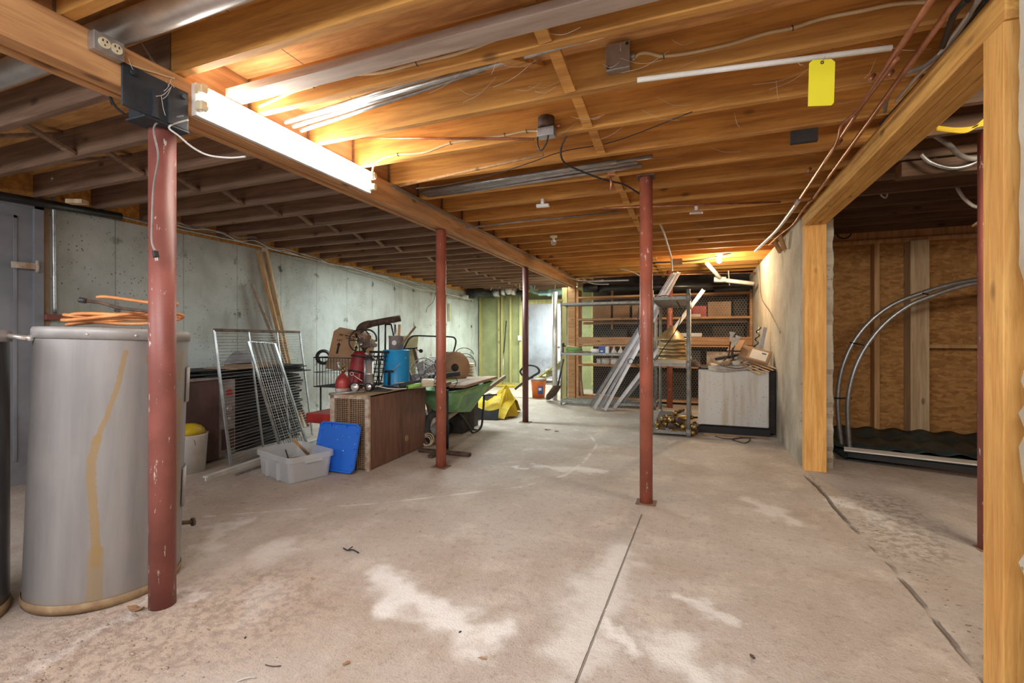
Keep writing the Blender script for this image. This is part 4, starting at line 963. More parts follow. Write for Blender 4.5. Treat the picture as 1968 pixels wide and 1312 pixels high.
rd = T('golf_bag', 'slanted red vinyl bag with black bands behind the gas cylinder', 'bag', pd(672, 760, 5.0))
a = pd(668, 752, 4.95); b = pd(694, 676, 5.05); a.z = .30; 
P(MB().tube([a, a.lerp(b, .04), a.lerp(b, .5), a.lerp(b, .95), b], [.085, .095, .088, .085, .07], 18), 'bag_tube', M['redribbed'], rd, w=True)
for q in (.35, .55, .72, .93): m_ = a.lerp(b, q); P(MB().ring(m_, b-a, .092, .009, 26, 6), 'band', M['black'], rd, w=True)
P(MB().tube([a.lerp(b, .45)+Vector((.06, -.06, 0)), a.lerp(b, .7)+Vector((.06, -.07, 0))], .035, 10), 'pocket', M['redribbed'], rd, w=True)
S(MB().cyl((a.x, a.y, 0), (a.x, a.y, .31), .12, 20), 'upturned_bucket', M['black'], 'black upturned bucket under the red bag, behind the wood-grain cabinet', 'bucket')
mc = T('milk_crate', 'tilted black lattice crate between the red bag and the chrome cylinder', 'crate', pd(708, 700, 4.95))
a = pd(700, 738, 4.95); b = pd(712, 676, 4.95); ux = Vector((.9, .2, 0)).normalized(); uy = (b-a).normalized()
for i in range(5): P(MB().cyl(a+ux*.045*i, b+ux*.045*i, .006, 6), 'slat', M['black'], mc, w=True)
for i in range(9): P(MB().cyl(a+uy*(.043*i)-ux*.01, a+uy*(.043*i)+ux*.19, .005, 6), 'cross_slat', M['black'], mc, w=True)
P(MB().cyl(b-ux*.01, b+ux*.2, .012, 8), 'rim', M['black'], mc, w=True)
rt = T('red_tray', 'red metal tray on the floor behind the wood-grain cabinet', 'tray', (-3.55, 3.9, .25))
P(MB().b2((-3.75, 3.75, .33), (-3.25, 4.25, .43)), 'pan', M['red'], rt, w=True, bev=.01); P(MB().b2((-3.6, 3.85, .0), (-3.35, 4.15, .33)), 'pedestal', M['blackm'], rt, w=True)
S(MB().lathe([(.06, -.02), (.10, 0), (.06, .02), (.06, -.02)], pd(622, 686, 6.0), (.8, -.6, .1), 24), 'rubber_tyre', M['black'], 'small black tyre resting on the cart behind the cardboard box', 'tyre')
# pale yellow board, brown A-frame sticks
a = pd(766, 645, 6.2); b = pd(804, 645, 6.2)
S(MB().add([(a.x, a.y, a.z), (b.x, b.y, b.z), (b.x+.1, b.y-.35, .0), (a.x+.05, a.y-.35, .0), (a.x, a.y+.01, a.z), (b.x, b.y+.01, b.z), (b.x+.1, b.y-.34, .0), (a.x+.05, a.y-.34, .0)], [(0, 1, 2, 3), (7, 6, 5, 4), (0, 4, 5, 1), (1, 5, 6, 2), (2, 6, 7, 3), (3, 7, 4, 0)]), 'paper_board', M['paleyellow'], 'pale yellow board leaning behind the blue drum', 'board')
ld = T('trolley', 'brown wooden trolley frame with black caster, leaning behind the blue drum', 'trolley', (-3.1, 5.1, 0))
for (u0, v0, u1, v1) in ((770, 672, 793, 735), (796, 670, 812, 735)):
    a = ay(u0, v0, 5.15); b = ay(u1, v1, 4.95); b = b+(b-a)*(b.z-.01)/(a.z-b.z); P(MB().bar(a, b, .045, .02, (0, 1, 0)), 'leg', M['brownboard'], ld, w=True)
P(MB().cyl(ay(768, 672, 5.13), ay(802, 668, 5.13), .010, 8), 'crossbar', M['black'], ld, w=True)
P(MB().cyl(ay(778, 676, 5.1), ay(786, 675, 5.1), .02, 10), 'clamp', M['black'], ld, w=True)
q = ay(809, 674, 5.12); P(MB().lathe([(0, -.012), (.02, -.012), (.026, 0), (.02, .012), (0, .012)], q, (.5, -1, 0), 18), 'caster', M['black'], ld, w=True); P(MB().cyl(q, q+Vector((-.05, 0, .01)), .008, 8), 'axle', M['steel'], ld, w=True)
# push handle arch
hpts = [pd(764, 700, 5.9), pd(772, 680, 5.9), pd(783, 656, 5.9), pd(790, 648, 5.9), pd(800, 645, 5.9), pd(835, 646, 5.95), pd(866, 647, 6.0), pd(874, 650, 6.0), pd(876, 658, 6.0), pd(872, 675, 6.0), pd(865, 700, 6.0)]
lo0 = hpts[0].copy(); lo0.z = .06; lo0.y -= .1; lo1 = hpts[-1].copy(); lo1.z = .06; lo1.y -= .1
mw = T('push_mower', 'old push machine behind the wheelbarrow with a black arched tube handle', 'mower', (-3.2, 5.6, 0))
P(MB().tube(crv([lo0]+hpts+[lo1], 5), .011, 8), 'handle', M['black'], mw, w=True)
P(MB().b2((lo0.x-.05, lo0.y+.25, .06), (lo1.x-.1, lo1.y+.6, .2)), 'deck', M['blackm'], mw, w=True, bev=.02)
for x in (lo0.x-.07, lo1.x+.05):
    for y in (lo0.y+.3, lo1.y+.55): P(MB().lathe([(0, -.02), (.07, -.02), (.075, 0), (.07, .02), (0, .02)], (x, y, .075), (1, 0, 0), 18), 'wheel', M['black'], mw, w=True)
# wheelbarrow: nose towards the camera, handles away
wb = T('wheelbarrow', 'faded green wheelbarrow with wooden handles, loaded with boards and junk', 'wheelbarrow', (-2.80, 5.2, 0))
top = [(-3.10, 4.62, .60), (-2.50, 4.62, .60), (-2.40, 5.62, .64), (-3.16, 5.62, .64)]; bot = [(-2.92, 4.88, .33), (-2.66, 4.88, .33), (-2.62, 5.36, .27), (-2.96, 5.36, .27)]
top = [Vector(p) for p in top]; bot = [Vector(p) for p in bot]
def ringpts(c4, r=.18, n=4):
    out = []
    for i in range(4):
        p = c4[i]; a = c4[i-1]; b = c4[(i+1) % 4]; pa = p+(a-p)*r; pb = p+(b-p)*r
        for k in range(n+1): t_ = k/n; out.append(pa*(1-t_)**2+p*2*t_*(1-t_)+pb*t_*t_)
    return out
R1, R0 = ringpts(top), ringpts(bot); n_ = len(R1); mb = MB()
inn = [p+Vector((0, 0, .006)) for p in R0]; R1i = [p.lerp(sum(top, Vector())/4, .02) for p in R1]
mb.add(R0+R1+R1i+inn, [(k, (k+1) % n_, n_+(k+1) % n_, n_+k) for k in range(n_)]+[(n_+k, n_+(k+1) % n_, 2*n_+(k+1) % n_, 2*n_+k) for k in range(n_)]+[(2*n_+k, 2*n_+(k+1) % n_, 3*n_+(k+1) % n_, 3*n_+k) for k in range(n_)], True)
mb.add(R0+inn, [tuple(reversed(range(n_))), tuple(n_+k for k in range(n_))])
P(mb, 'tray', M['green'], wb, w=True); P(MB().tube(R1, .010, 6, closed=True), 'tray_rim', M['green'], wb, w=True)
for sx in (-1, 1):
    P(MB().bar((-2.79+sx*.05, 4.62, .20), (-2.77+sx*.27, 6.15, .66), .035, .045), 'handle', M['oldwood'], wb, w=True)
    hx = -2.78+sx*.17
    P(MB().tube(crv([(hx, 5.0, .30), (hx, 5.22, .12), (hx, 5.32, .02), (hx+sx*.01, 5.42, .012), (hx+sx*.02, 5.55, .05), (hx+sx*.03, 5.58, .2), (hx+sx*.04, 5.60, .46)], 5), .014, 8), 'leg', M['blackm'], wb, w=True)
P(MB().cyl((-2.95, 5.48, .02), (-2.61, 5.48, .02), .01, 8), 'leg_brace', M['blackm'], wb, w=True)
P(MB().ring((-2.79, 4.68, .185), (1, 0, 0), .145, .04, 36, 12), 'tyre', M['rubber'], wb, w=True)
P(MB().lathe([(0, -.03), (.11, -.02), (.11, .02), (0, .03)], (-2.79, 4.68, .185), (1, 0, 0), 24), 'wheel_hub', M['wirewhite'], wb, w=True)
P(MB().cyl((-2.87, 4.68, .185), (-2.71, 4.68, .185), .012, 8), 'axle', M['blackm'], wb, w=True)
# boards across the barrow
def board(x0, x1, y0, y1, z, t_, rz, mat, lab):
    return S(MB().box(((x0+x1)/2, (y0+y1)/2, z+t_/2), (x1-x0, y1-y0, t_), rz), 'loose_board', mat, lab, 'board', 'boards laid over the wheelbarrow', bev=.003)
board(-2.56, -2.38, 4.50, 5.78, .665, .03, .12, M['brownboard'], 'brown board on the wheelbarrow, rightmost and closest to the red post')
board(-2.80, -2.60, 4.52, 5.75, .665, .024, .10, M['oldwood'], 'weathered board in the middle of those laid on the wheelbarrow')
board(-3.02, -2.84, 4.62, 5.7, .665, .024, .08, M['brownboard'], 'left board of those laid on the wheelbarrow')
board(-2.98, -2.52, 4.42, 4.62, .692, .026, .10, M['brownboard'], 'crosswise board at the near end of the wheelbarrow, behind the red post')
S(MB().cyl((-2.80, 4.56, .755), (-2.50, 4.78, .80), .028, 12), 'bundled_umbrella', M['rubber'], 'dark rolled tube lying on the wheelbarrow boards', 'tube')
S(MB().cyl((-2.62, 4.60, .735), (-2.46, 4.72, .735), .008, 8), 'lime_rod', M['lime'], 'lime green rod just below the dark rolled tube', 'rod')
tr_ = T('string_trimmer', 'black and lime trimmer tool lying between cabinet and wheelbarrow', 'trimmer', pd(790, 742, 4.75))
P(MB().cyl(pd(768, 741, 4.75), pd(830, 728, 4.95), .022, 10), 'housing', M['rubber'], tr_, w=True); P(MB().cyl(pd(783, 744, 4.70), pd(808, 739, 4.78), .022, 12), 'motor', M['lime'], tr_, w=True)
P(MB().lathe([(0, 0), (.02, .001)], pd(783, 744, 4.695), (-.7, -.7, .1), 14), 'port', M['black'], tr_, w=True)
S(MB().box(pd(822, 735, 4.85), (.13, .08, .07), (0.3, 0, .5)), 'carved_block', M['cream'], 'knobbly cream and grey block in front of the fan', 'block', bev=.015)
# fan with wire guard
fn = T('fan', 'grey fan in a round wire guard lying on the junk pile', 'fan', pd(812, 716, 5.05)); fc = pd(812, 716, 5.05); fd = Vector((.1, -1, .35)).normalized()
for R_ in (.165, .12, .08, .045): P(MB().ring(fc, fd, R_, .004 if R_ < .16 else .006, 36, 6), 'guard_ring', M['steel'], fn, w=True)
fx_, fy_, _ = basis(fd); g = MB()
for i in range(18): a = 2*PI*i/18; e_ = (fx_*math.cos(a)+fy_*math.sin(a)); g.tube([fc+fd*.03+e_*.02, fc+fd*.025+e_*.1, fc+e_*.165], .002, 4)
P(g, 'guard_spokes', M['steel'], fn, w=True)
for i in range(4):
    a = PI/2*i+.5; e_ = fx_*math.cos(a)+fy_*math.sin(a); p_ = e_.cross(fd)
    P(MB().add([fc-fd*.02+e_*.03+p_*.015, fc-fd*.03+e_*.14+p_*.05, fc-fd*.01+e_*.14-p_*.05, fc-fd*.02+e_*.03-p_*.015, fc-fd*.024+e_*.03+p_*.015, fc-fd*.034+e_*.14+p_*.05, fc-fd*.014+e_*.14-p_*.05, fc-fd*.024+e_*.03-p_*.015], [(0, 1, 2, 3), (7, 6, 5, 4), (0, 4, 5, 1), (1, 5, 6, 2), (2, 6, 7, 3), (3, 7, 4, 0)]), 'blade', M['greypanel'], fn, w=True)
P(MB().cyl(fc-fd*.05, fc+fd*.035, .028, 14), 'hub', M['steel'], fn, w=True)
wf = T('brush_head', 'dark wire coil basket leaning between fan and red post', 'basket', pd(832, 705, 5.2)); wc = pd(832, 704, 5.2)
for i in range(9): P(MB().ring(wc+Vector((0, 0, .05-.014*i)), (.3, -.5, 1), .09, .0035, 20, 5), 'wire_loop', M['black'], wf, w=True)
# big wooden reel
rl = T('cable_reel', 'round brown wooden reel standing on edge behind the wheelbarrow boards', 'reel', (-3.0, 5.7, .66)); rc = pd(868, 706, 6.05); rx = Vector((.75, -.66, .05)).normalized()
for s_, q in ((-.11, M['dark']), (.11, M['card2'])): P(MB().lathe([(0, -.01), (.205, -.01), (.205, .01), (0, .01)], rc+rx*s_, rx, 40), 'flange', q, rl, w=True)
P(MB().lathe([(.09, -.10), (.09, .10)], rc, rx, 28), 'drum', M['oldiron'], rl, w=True)
P(MB().lathe([(.0, 0), (.05, .001), (.05, -.001)], rc+rx*.124, rx, 20), 'arbor_hole', M['dark'], rl, w=True)
S(MB().b2((rc.x-.25, rc.y-.1, 0), (rc.x+.2, rc.y+.25, rc.z-.212)), 'storage_crate', M['dark'], 'dark crate hidden behind the wheelbarrow, under the wooden reel', 'crate')
wl = T('wire_hoops', 'three thin black wire hoops springing up behind the wooden reel', 'wire', pd(896, 700, 6.3))
for (cx_, cy_, rr, a0, a1) in ((892, 684, .13, .2, 2.9), (893, 695, .13, .4, 2.7), (897, 700, .12, -.3, 2.4)):
    P(MB().ring(pd(cx_, cy_, 6.3), (.25, -1, 0), rr, .0035, 24, 5, -a1+PI, -a0+PI) if False else MB().tube([pd(cx_, cy_, 6.3)+Vector((CS, SN, 0))*rr*math.cos(a0+(a1-a0)*k/20)+Vector((0, 0, 1))*rr*.85*math.sin(a0+(a1-a0)*k/20) for k in range(21)], .005, 5), 'hoop', M['black'], wl, w=True)
cs_ = T('plastic_trays', 'stack of cream ribbed plastic trays right of the wooden reel', 'tray stack', pd(900, 728, 6.4))
for i in range(6): P(MB().box(pd(901, 727-i*5.5, 6.42), (.13, .2, .022), .3+.05*(i % 2)), 'tray', M['cream'], cs_, w=True, bev=.004)
q = pd(899, 731, 6.42); S(MB().b2((q.x-.08, q.y-.1, 0), (q.x+.1, q.y+.12, q.z-.015)), 'storage_crate', M['black'], 'black crate under the cream plastic trays, behind the wheelbarrow', 'crate')
S(MB().tube(crv([pd(868, 722, 5.0), pd(876, 726, 4.98), pd(879, 733, 4.95), pd(875, 741, 4.92), pd(871, 748, 4.9)], 5), .004, 6), 'bent_wire', M['blackm'], 'bent thin wire hanging off the wheelbarrow board beside the red post', 'wire')
# stand behind the post
st_ = T('work_stand', 'black upright stand on a rusty flat foot, hidden behind the red post beside the cabinet', 'stand', (-2.42, 4.30, 0))
a = fl(806, 868); b = fl(904, 877)
P(MB().bar(a+Vector((0, 0, .02)), b+Vector((0, 0, .02)), .07, .035), 'foot', M['oldiron'], st_, w=True, bev=.012); q = fl(858, 868)
P(MB().cyl((q.x, q.y, .03), (q.x, q.y, .655), .024, 12), 'column', M['black'], st_, w=True)
P(MB().bar((q.x, q.y+.0, .02), (q.x-.02, q.y-.3, .02), .05, .03), 'foot_arm', M['oldiron'], st_, w=True)
# stuff in the gap beside the cabinet
mt_ = T('coiled_hose_reel', 'dusty motor with a pale coil in the dark gap under the wheelbarrow nose', 'motor', fl(818, 862))
q = fl(816, 858)
P(MB().cyl(q+Vector((0, .1, .14)), q+Vector((.08, .25, .2)), .07, 16), 'motor_body', M['wiregrey'], mt_, w=True)
for i in range(3): P(MB().ring(q+Vector((.02+.01*i, .0, .06+.012*i)), (.4, -1, .3), .05+.008*i, .006, 20, 6), 'coil', M['cable'], mt_, w=True)
# yellow tarp
def tarp(u, v):
    a = u*2-1; b = v*2-1; rn_ = math.sin(7*u+3*v)*.04+math.sin(13*u-5*v+1)*.025+abs(math.sin(9*v+4*u))*.05
    prof = (1-abs(b)**2.4)*(1-max(0, abs(a)-.6)*1.2)
    z = .02+(.24+.16*max(0, a)+rn_)*prof
    x = -3.02+.42*a+.05*math.sin(5*v); y = 6.75+.42*b+.04*math.sin(8*u)
    return (x, y, max(z, .012))
t = NT('yellow_tarp_black_side'); w_ = t.obj(); X_ = t.xyz(w_)
tp = T('tarpaulin', 'crumpled yellow tarpaulin heaped on the floor behind the wheelbarrow', 'tarp', (-3.0, 6.7, 0))
P(MB().sheet(tarp, 26, 18, .004, False), 'yellow_sheet', M['yellow'], tp, w=True)
def peak(u, v):
    a = 2*PI*u; r = .17*(1-v)**.7*(1+.35*math.sin(3*a)+.15*math.sin(7*a)); return (-2.72+r*math.cos(a)*1.0+.05*v, 6.62+r*math.sin(a), .02+.44*v*(1+.08*math.sin(5*a)))
P(MB().sheet(peak, 17, 7, .003, False), 'yellow_peak', M['yellow'], tp, w=True)
def fold(u, v): return (-3.40+.72*u, 6.31-.05*math.sin(PI*u)+.06*v, .012+v*(.17+.05*math.sin(6*u)))
P(MB().sheet(fold, 14, 4, .004, False), 'black_underside', M['black'], tp, w=True, label='black underside folded out')
S(MB().cyl((-3.3, 6.2, .33), (-2.75, 6.45, .36), .012, 8), 'black_rod', M['black'], 'black rod lying on the yellow tarpaulin', 'rod')
heap((-3.05, 6.85, .0), .8, .5, .33, M['dark'], 'dark_bundle', 'dark bundle under the yellow tarpaulin', 'bundle', 4)
# ================================================================== far left: broom, bucket, shovel, stairs, pipes
bm_ = T('push_broom', 'push broom standing upside against the olive wall, yellow head on the floor', 'broom', ay(965, 737, 10.75))
a = ay(942, 737, 10.7); b = ay(990, 739, 10.7); a.z = b.z = .035
P(MB().bar(a, b, .06, .05), 'broom_head', M['yellow'], bm_, w=True, bev=.008)
P(MB().cyl(((a+b)/2)+Vector((0, 0, .02)), ay(968, 678, 10.8), .014, 8), 'handle', M['steel'], bm_, w=True); P(MB().cyl(ay(968, 678, 10.8), ay(973, 616, 10.86), .014, 8), 'upper_handle', M['black'], bm_, w=True)
S(MB().b2((-4.06, 10.84, 1.15), (-3.99, 10.885, 1.27)), 'light_switch', M['white'], 'small white switch box on the olive wall beside the doorway', 'switch')
bk = T('bucket', 'orange bucket with a dark lid standing on the far floor', 'bucket', fl(1035, 764)); 
P(MB().lathe([(0, 0), (.125, 0), (.147, .31), (.152, .315), (.152, .33), (.149, .36), (.14, .36)], n=30), 'pail', M['bucket'], bk)
P(MB().lathe([(.149, .355), (.156, .36), (.156, .385), (.10, .39), (.09, .40), (0, .40)], n=30), 'lid', M['greypanel'], bk)
P(MB().sheet(lambda u, v: (.141*math.cos(-1.35+.75*u), .141*math.sin(-1.35+.75*u), .09+.15*v), 8, 1, -.003), 'label', M['navy'], bk)
P(MB().sheet(lambda u, v: (.146*math.cos(-1.25+.4*u), .146*math.sin(-1.25+.4*u), .16+.05*v), 6, 1, -.002), 'label_print', M['label'], bk)
P(MB().tube(crv([(-.12, 0, .38), (-.33, .05, .42), (-.42, .08, .52), (-.28, .08, .64), (-.08, .06, .63), (.0, .04, .52), (-.14, .0, .42), (-.36, -.05, .26), (-.48, -.08, .16)], 7), .022, 10), 'vacuum_hose', M['black'], bk)
sv = T('shovel', 'dark shovel leaning on the left post of the far metal shelf', 'shovel', fl(1062, 765))
a = ay(1083, 690, 8.15); b = ay(1072, 742, 8.15)
P(MB().cyl(a, b, .015, 8), 'handle', M['blackm'], sv, w=True)
q = fl(1053, 769); d_ = (b-q)
P(MB().sheet(lambda u, v: tuple(q+Vector((0, 0, .01))+d_*v+Vector((CS, SN, 0))*((u-.5)*.20*(1-.25*v)*min(1, .35+2.2*v))+Vector((0, -.03*math.cos(PI*(u-.5)), 0))), 8, 6, .004), 'blade', M['oldiron'], sv, w=True)
# stairs beyond the doorway
sr = T('stairs', 'pale wooden stairs rising right beyond the doorway', 'stairs', (-3.3, 12.3, 0))
for i in range(6):
    x = -3.95+.27*i; P(MB().b2((x, 11.9, .19*(i+1)-.03), (x+.29, 12.8, .19*(i+1))), 'tread', M['pale'] if i % 2 else M['olivestud'], sr, w=True); P(MB().b2((x+.01, 11.93, .19*i), (x+.03, 12.78, .19*(i+1)-.03)), 'riser', M['olivestud'], sr, w=True)
P(MB().bar((-4.02, 11.88, .06), (-2.4, 11.88, 1.2), .03, .24, (0, 1, 0)), 'stringer', M['olivestud'], sr, w=True)
dd = ST(MB().box((-2.95, 11.45, 1.04), (.04, .75, 2.06), .62), 'door_2', M['white'])
dn = ST(MB().sph((-3.12, 11.2, .98), .03, 10), 'door_handle', M['brass'], dd)
# black sewer pipe and fittings along the back left
sw_ = T('drain_pipe', 'fat black drain pipe hanging under the joists at the far left', 'pipe', (-4.3, 10.6, 2.1))
P(MB().cyl(ay(898, 563, 10.2), ay(950, 563, 10.6), .125, 18), 'wide_section', M['blackpipe'], sw_, w=True); P(MB().cyl(ay(945, 563, 10.6), ay(1010, 563, 10.6), .075, 16), 'narrow_section', M['blackpipe'], sw_, w=True)
P(MB().cyl(ay(947, 562, 10.55), ay(962, 562, 10.55), .11, 16), 'coupling', M['steel'], sw_, w=True); P(MB().cyl(ay(965, 560, 10.55), ay(972, 560, 10.55), .095, 16), 'coupling', M['duct'], sw_, w=True)
P(MB().lathe([(0, -.02), (.085, -.02), (.085, .02), (0, .025)], ay(978, 559, 10.4), (.3, -1, 0), 22), 'valve_wheel', M['white'], sw_, w=True); P(MB().cyl(ay(984, 560, 10.5), ay(991, 560, 10.5), .085, 14), 'coupling', M['duct'], sw_, w=True)
P(MB().cyl(ay(887, 570, 9.95), ay(900, 571, 10.0), .05, 12), 'coupling', M['white'], sw_, w=True)
tp_ = T('grey_waste_pipe', 'teal grey waste pipe with a curved trap left of the far timber posts', 'pipe', (-3.0, 10.2, 2.1))
P(MB().cyl(ay(1036, 562, 10.0), ay(1088, 561, 10.0), .068, 18), 'main_run', M['teal'], tp_, w=True); P(MB().cyl(ay(1053, 562, 10.0), ay(1061, 562, 10.0), .082, 18), 'coupling', M['teal'], tp_, w=True)
P(MB().tube(crv([ay(1021, 533, 10), ay(1020, 548, 10), ay(1024, 559, 10), ay(1032, 562, 10), ay(1040, 562, 10)], 5), .04, 12), 'trap', M['teal'], tp_, w=True); P(MB().cyl(ay(1021, 530, 10), ay(1021, 538, 10), .045, 14), 'collar', M['duct'], tp_, w=True)
S(MB().tube(crv([ay(970, 531, 9.6), ay(990, 529, 9.6), ay(997, 530, 9.6), ay(999, 534, 9.6), ay(999, 553, 9.6), ay(1001, 556, 9.6), ay(1010, 556, 9.6)], 4), .010, 8), 'white_pipe', M['cable'], 'thin cream pipe bending down in front of the black drain pipe', 'pipe')
jb_ = S(MB().box(ay(978, 541, 9.8), (.13, .1, .07)), 'junction_box', M['white'], 'white junction box above the drain pipe valve wheel', 'box', bev=.006)
for q, (pts, lb) in enumerate((([(947, 540), (946, 550), (943, 558)], 'white pipe hanger left of the junction box'), ([(970, 540), (962, 545), (960, 553)], 'curved white cable from the junction box to the drain pipe'), ([(1066, 536), (1067, 550), (1065, 563)], 'white hanger strap on the teal grey pipe'), ([(1027, 536), (1028, 547), (1026, 560)], 'thin hanger right of the curved trap'), ([(896, 555), (897, 548), (897, 540)], 'short hanger at the left end of the drain pipe'))):
    S(MB().tube(crv([ay(u, v, 10.1) for u, v in pts], 4), .008, 6), 'pipe_hanger', M['wirewhite'], lb, 'hanger')
S(MB().tube([ax(863, 583, -5.14), ax(864, 617, -5.14)], .02, 8), 'wall_strip', M['olivestud'], 'yellowish strip hanging on the left concrete wall near the far end', 'strip')
S(MB().tube(crv([ax(838, 560, -5.14), ax(832, 580, -5.12), ax(822, 590, -5.1), ax(819, 600, -5.1)], 5), .005, 6), 'loose_wire', M['black'], 'thin black wire hanging on the left wall beside the second red post', 'wire')
# ================================================================== wooden shelving with chicken wire
sh = T('wooden_shelving', 'long wooden shelving with chicken wire front along the back wall', 'shelving', (-.6, 9.2, 0))
SY0, SY1, SX0, SX1 = 8.99, 9.46, -2.15, .925
for x, (y0, y1) in ((SX0, (SY0, 9.3)), (-.62, (SY1-.05, SY1)), (-1.55, (SY1-.05, SY1)), (SX1-.04, (SY0, SY1))): P(MB().b2((x, y0, 0), (x+.04, y1, 2.15)), 'upright', M['shelfwood'], sh, w=True)
for z, h in ((.04, .04), (.665, .035), (1.045, .03), (1.55, .035), (1.975, .035)): P(MB().b2((SX0+.04, SY0, z), (SX1-.04, SY1, z+h)), 'shelf', M['shelfwood'], sh, w=True)
P(MB().b2((SX0+.04, SY0-.02, 1.085), (SX1, SY0+.02, 1.225)), 'front_board', M['shelfwood'], sh, w=True); P(MB().b2((SX0+.04, SY1-.03, 1.48), (SX1, SY1, 1.53)), 'back_rail', M['shelfwood'], sh, w=True)
P(MB().bar((SX0+.1, SY0+.1, .05), (SX0+.03, SY0+.1, .63), .04, .09), 'brace', M['shelfwood'], sh, w=True)
hx = MB(); cw_, ch_ = .046, .039
def seg3(a, b):
    a = Vector(a); b = Vector(b); d = (b-a).normalized(); n = Vector((0, -1, 0)); s_ = d.cross(n)*.0012; n = n*.0012
    hx.add([a+s_, a-s_, a+n, b+s_, b-s_, b+n], [(0, 1, 4, 3), (1, 2, 5, 4), (2, 0, 3, 5)])
y_ = SY0-.028
for r in range(50):
    z = .05+r*ch_
    if z > 1.95: break
    for c in range(68):
        x = SX0+.05+c*cw_+(cw_/2 if r % 2 else 0)
        if x > SX1-.06: continue
        seg3((x, y_, z), (x, y_, z+ch_*.45)); seg3((x, y_, z+ch_*.45), (x+cw_/2, y_, z+ch_)); seg3((x, y_, z+ch_*.45), (x-cw_/2, y_, z+ch_))
P(hx, 'chicken_wire', M['wirewhite'], sh, w=True)
def carton(x0, x1, z0, h, mat, lab, y0=SY0+.1, nm='carton', cat='box'):
    return S(MB().b2((x0, y0, z0+.002), (x1, SY1-.08, z0+h)), nm, mat, lab, cat, 'boxes on the wooden shelving', bev=.004)
Z = (.08, .70, 1.075, 1.585)
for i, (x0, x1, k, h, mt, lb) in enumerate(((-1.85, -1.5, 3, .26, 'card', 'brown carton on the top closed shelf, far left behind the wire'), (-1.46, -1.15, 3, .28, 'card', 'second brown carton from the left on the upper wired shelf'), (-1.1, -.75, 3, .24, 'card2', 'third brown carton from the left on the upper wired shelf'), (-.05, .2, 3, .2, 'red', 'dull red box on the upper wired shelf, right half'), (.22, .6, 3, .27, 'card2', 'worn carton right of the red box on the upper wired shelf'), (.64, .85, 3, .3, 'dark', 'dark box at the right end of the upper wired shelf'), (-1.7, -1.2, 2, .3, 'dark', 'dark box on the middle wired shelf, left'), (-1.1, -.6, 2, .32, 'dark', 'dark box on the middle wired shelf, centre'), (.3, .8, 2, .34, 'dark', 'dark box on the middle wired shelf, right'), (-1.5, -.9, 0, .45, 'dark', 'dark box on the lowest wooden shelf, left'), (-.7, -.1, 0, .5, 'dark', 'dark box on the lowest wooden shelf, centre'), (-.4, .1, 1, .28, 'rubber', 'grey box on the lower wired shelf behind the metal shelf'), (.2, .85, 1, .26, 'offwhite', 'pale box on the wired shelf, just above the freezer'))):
    carton(x0, x1, Z[k], h, M[mt], lb)
carton(-.10, .10, Z[3], .05, M['label'], 'flat white box on the upper wired shelf behind the small metal shelf', SY0+.03); carton(-.35, .12, 1.227, .07, M['label'], 'long white box resting on the front board of the shelving', SY0-.015)
for i, (u, r, h) in enumerate(((1151, .045, .09), (1164, .08, .1), (1181, .08, .105))):
    c = ay(u, 692, 9.12); o = T('food_jar', ['small pale tub', 'wide clear jar', 'second wide clear jar'][i]+' on the wooden shelf behind the metal shelf', 'jar', (c.x, c.y, .702), 0, 'jars on the wooden shelving')
    P(MB().lathe([(0, 0), (r*.9, 0), (r, .01), (r, h), (0, h)], n=20), 'jar_body', M['wirewhite'], o); P(MB().lathe([(0, h), (r*1.04, h), (r*1.04, h+.015), (0, h+.016)], n=20), 'lid', M['offwhite'], o)
# ================================================================== metal shelf units
def metal_unit(o, x0, x1, y0, y1, zs, H, mat, slotted, r=.02):
    for x in (x0, x1):
        for y in (y0, y1):
            c = P(MB().cyl((x, y, 0), (x, y, H), r, 12), 'post', mat, o, w=True)
            for z in zs: P(MB().cyl((x, y, z-.045), (x, y, z+.045), r*1.35, 12), 'collar', mat, c, w=True)
    for z in zs:
        s_ = MB()
        for a, b in (((x0, y0-.008, z-.025), (x1, y0+.008, z+.015)), ((x0, y1-.008, z-.025), (x1, y1+.008, z+.015)), ((x0-.008, y0, z-.025), (x0+.008, y1, z+.015)), ((x1-.008, y0, z-.025), (x1+.008, y1, z+.015))): s_.b2(a, b)
        if slotted:
            L = x1-x0; n = int(L/.045)
            for i in range(n): s_.b2((x0+L*(i+.2)/n, y0, z), (x0+L*(i+.7)/n, y1, z+.006))
            for k in (.33, .66): s_.b2((x0, y0+(y1-y0)*k-.012, z-.004), (x1, y0+(y1-y0)*k+.012, z+.007))
        else:
            s_.b2((x0, y0, z-.002), (x1, y1, z+.012))
        P(s_, 'shelf', mat, o, w=True)
ua = T('metal_shelf', 'long low grey slotted metal shelf in front of the wooden shelving', 'shelf', (-1.4, 8.4, 0))
metal_unit(ua, -2.24, -.62, 8.21, 8.60, (.07, .925, 1.82), 1.84, M['shelfsteel'], True, .014)
ub2 = T('metal_shelf', 'tall narrow grey metal shelf holding brass shades and lamp stems', 'shelf', (-.29, 7.0, 0))
metal_unit(ub2, -.50, -.07, 6.10, 7.70, (.05, .88, 1.70), 1.80, M['shelfsteel'], False, .022)
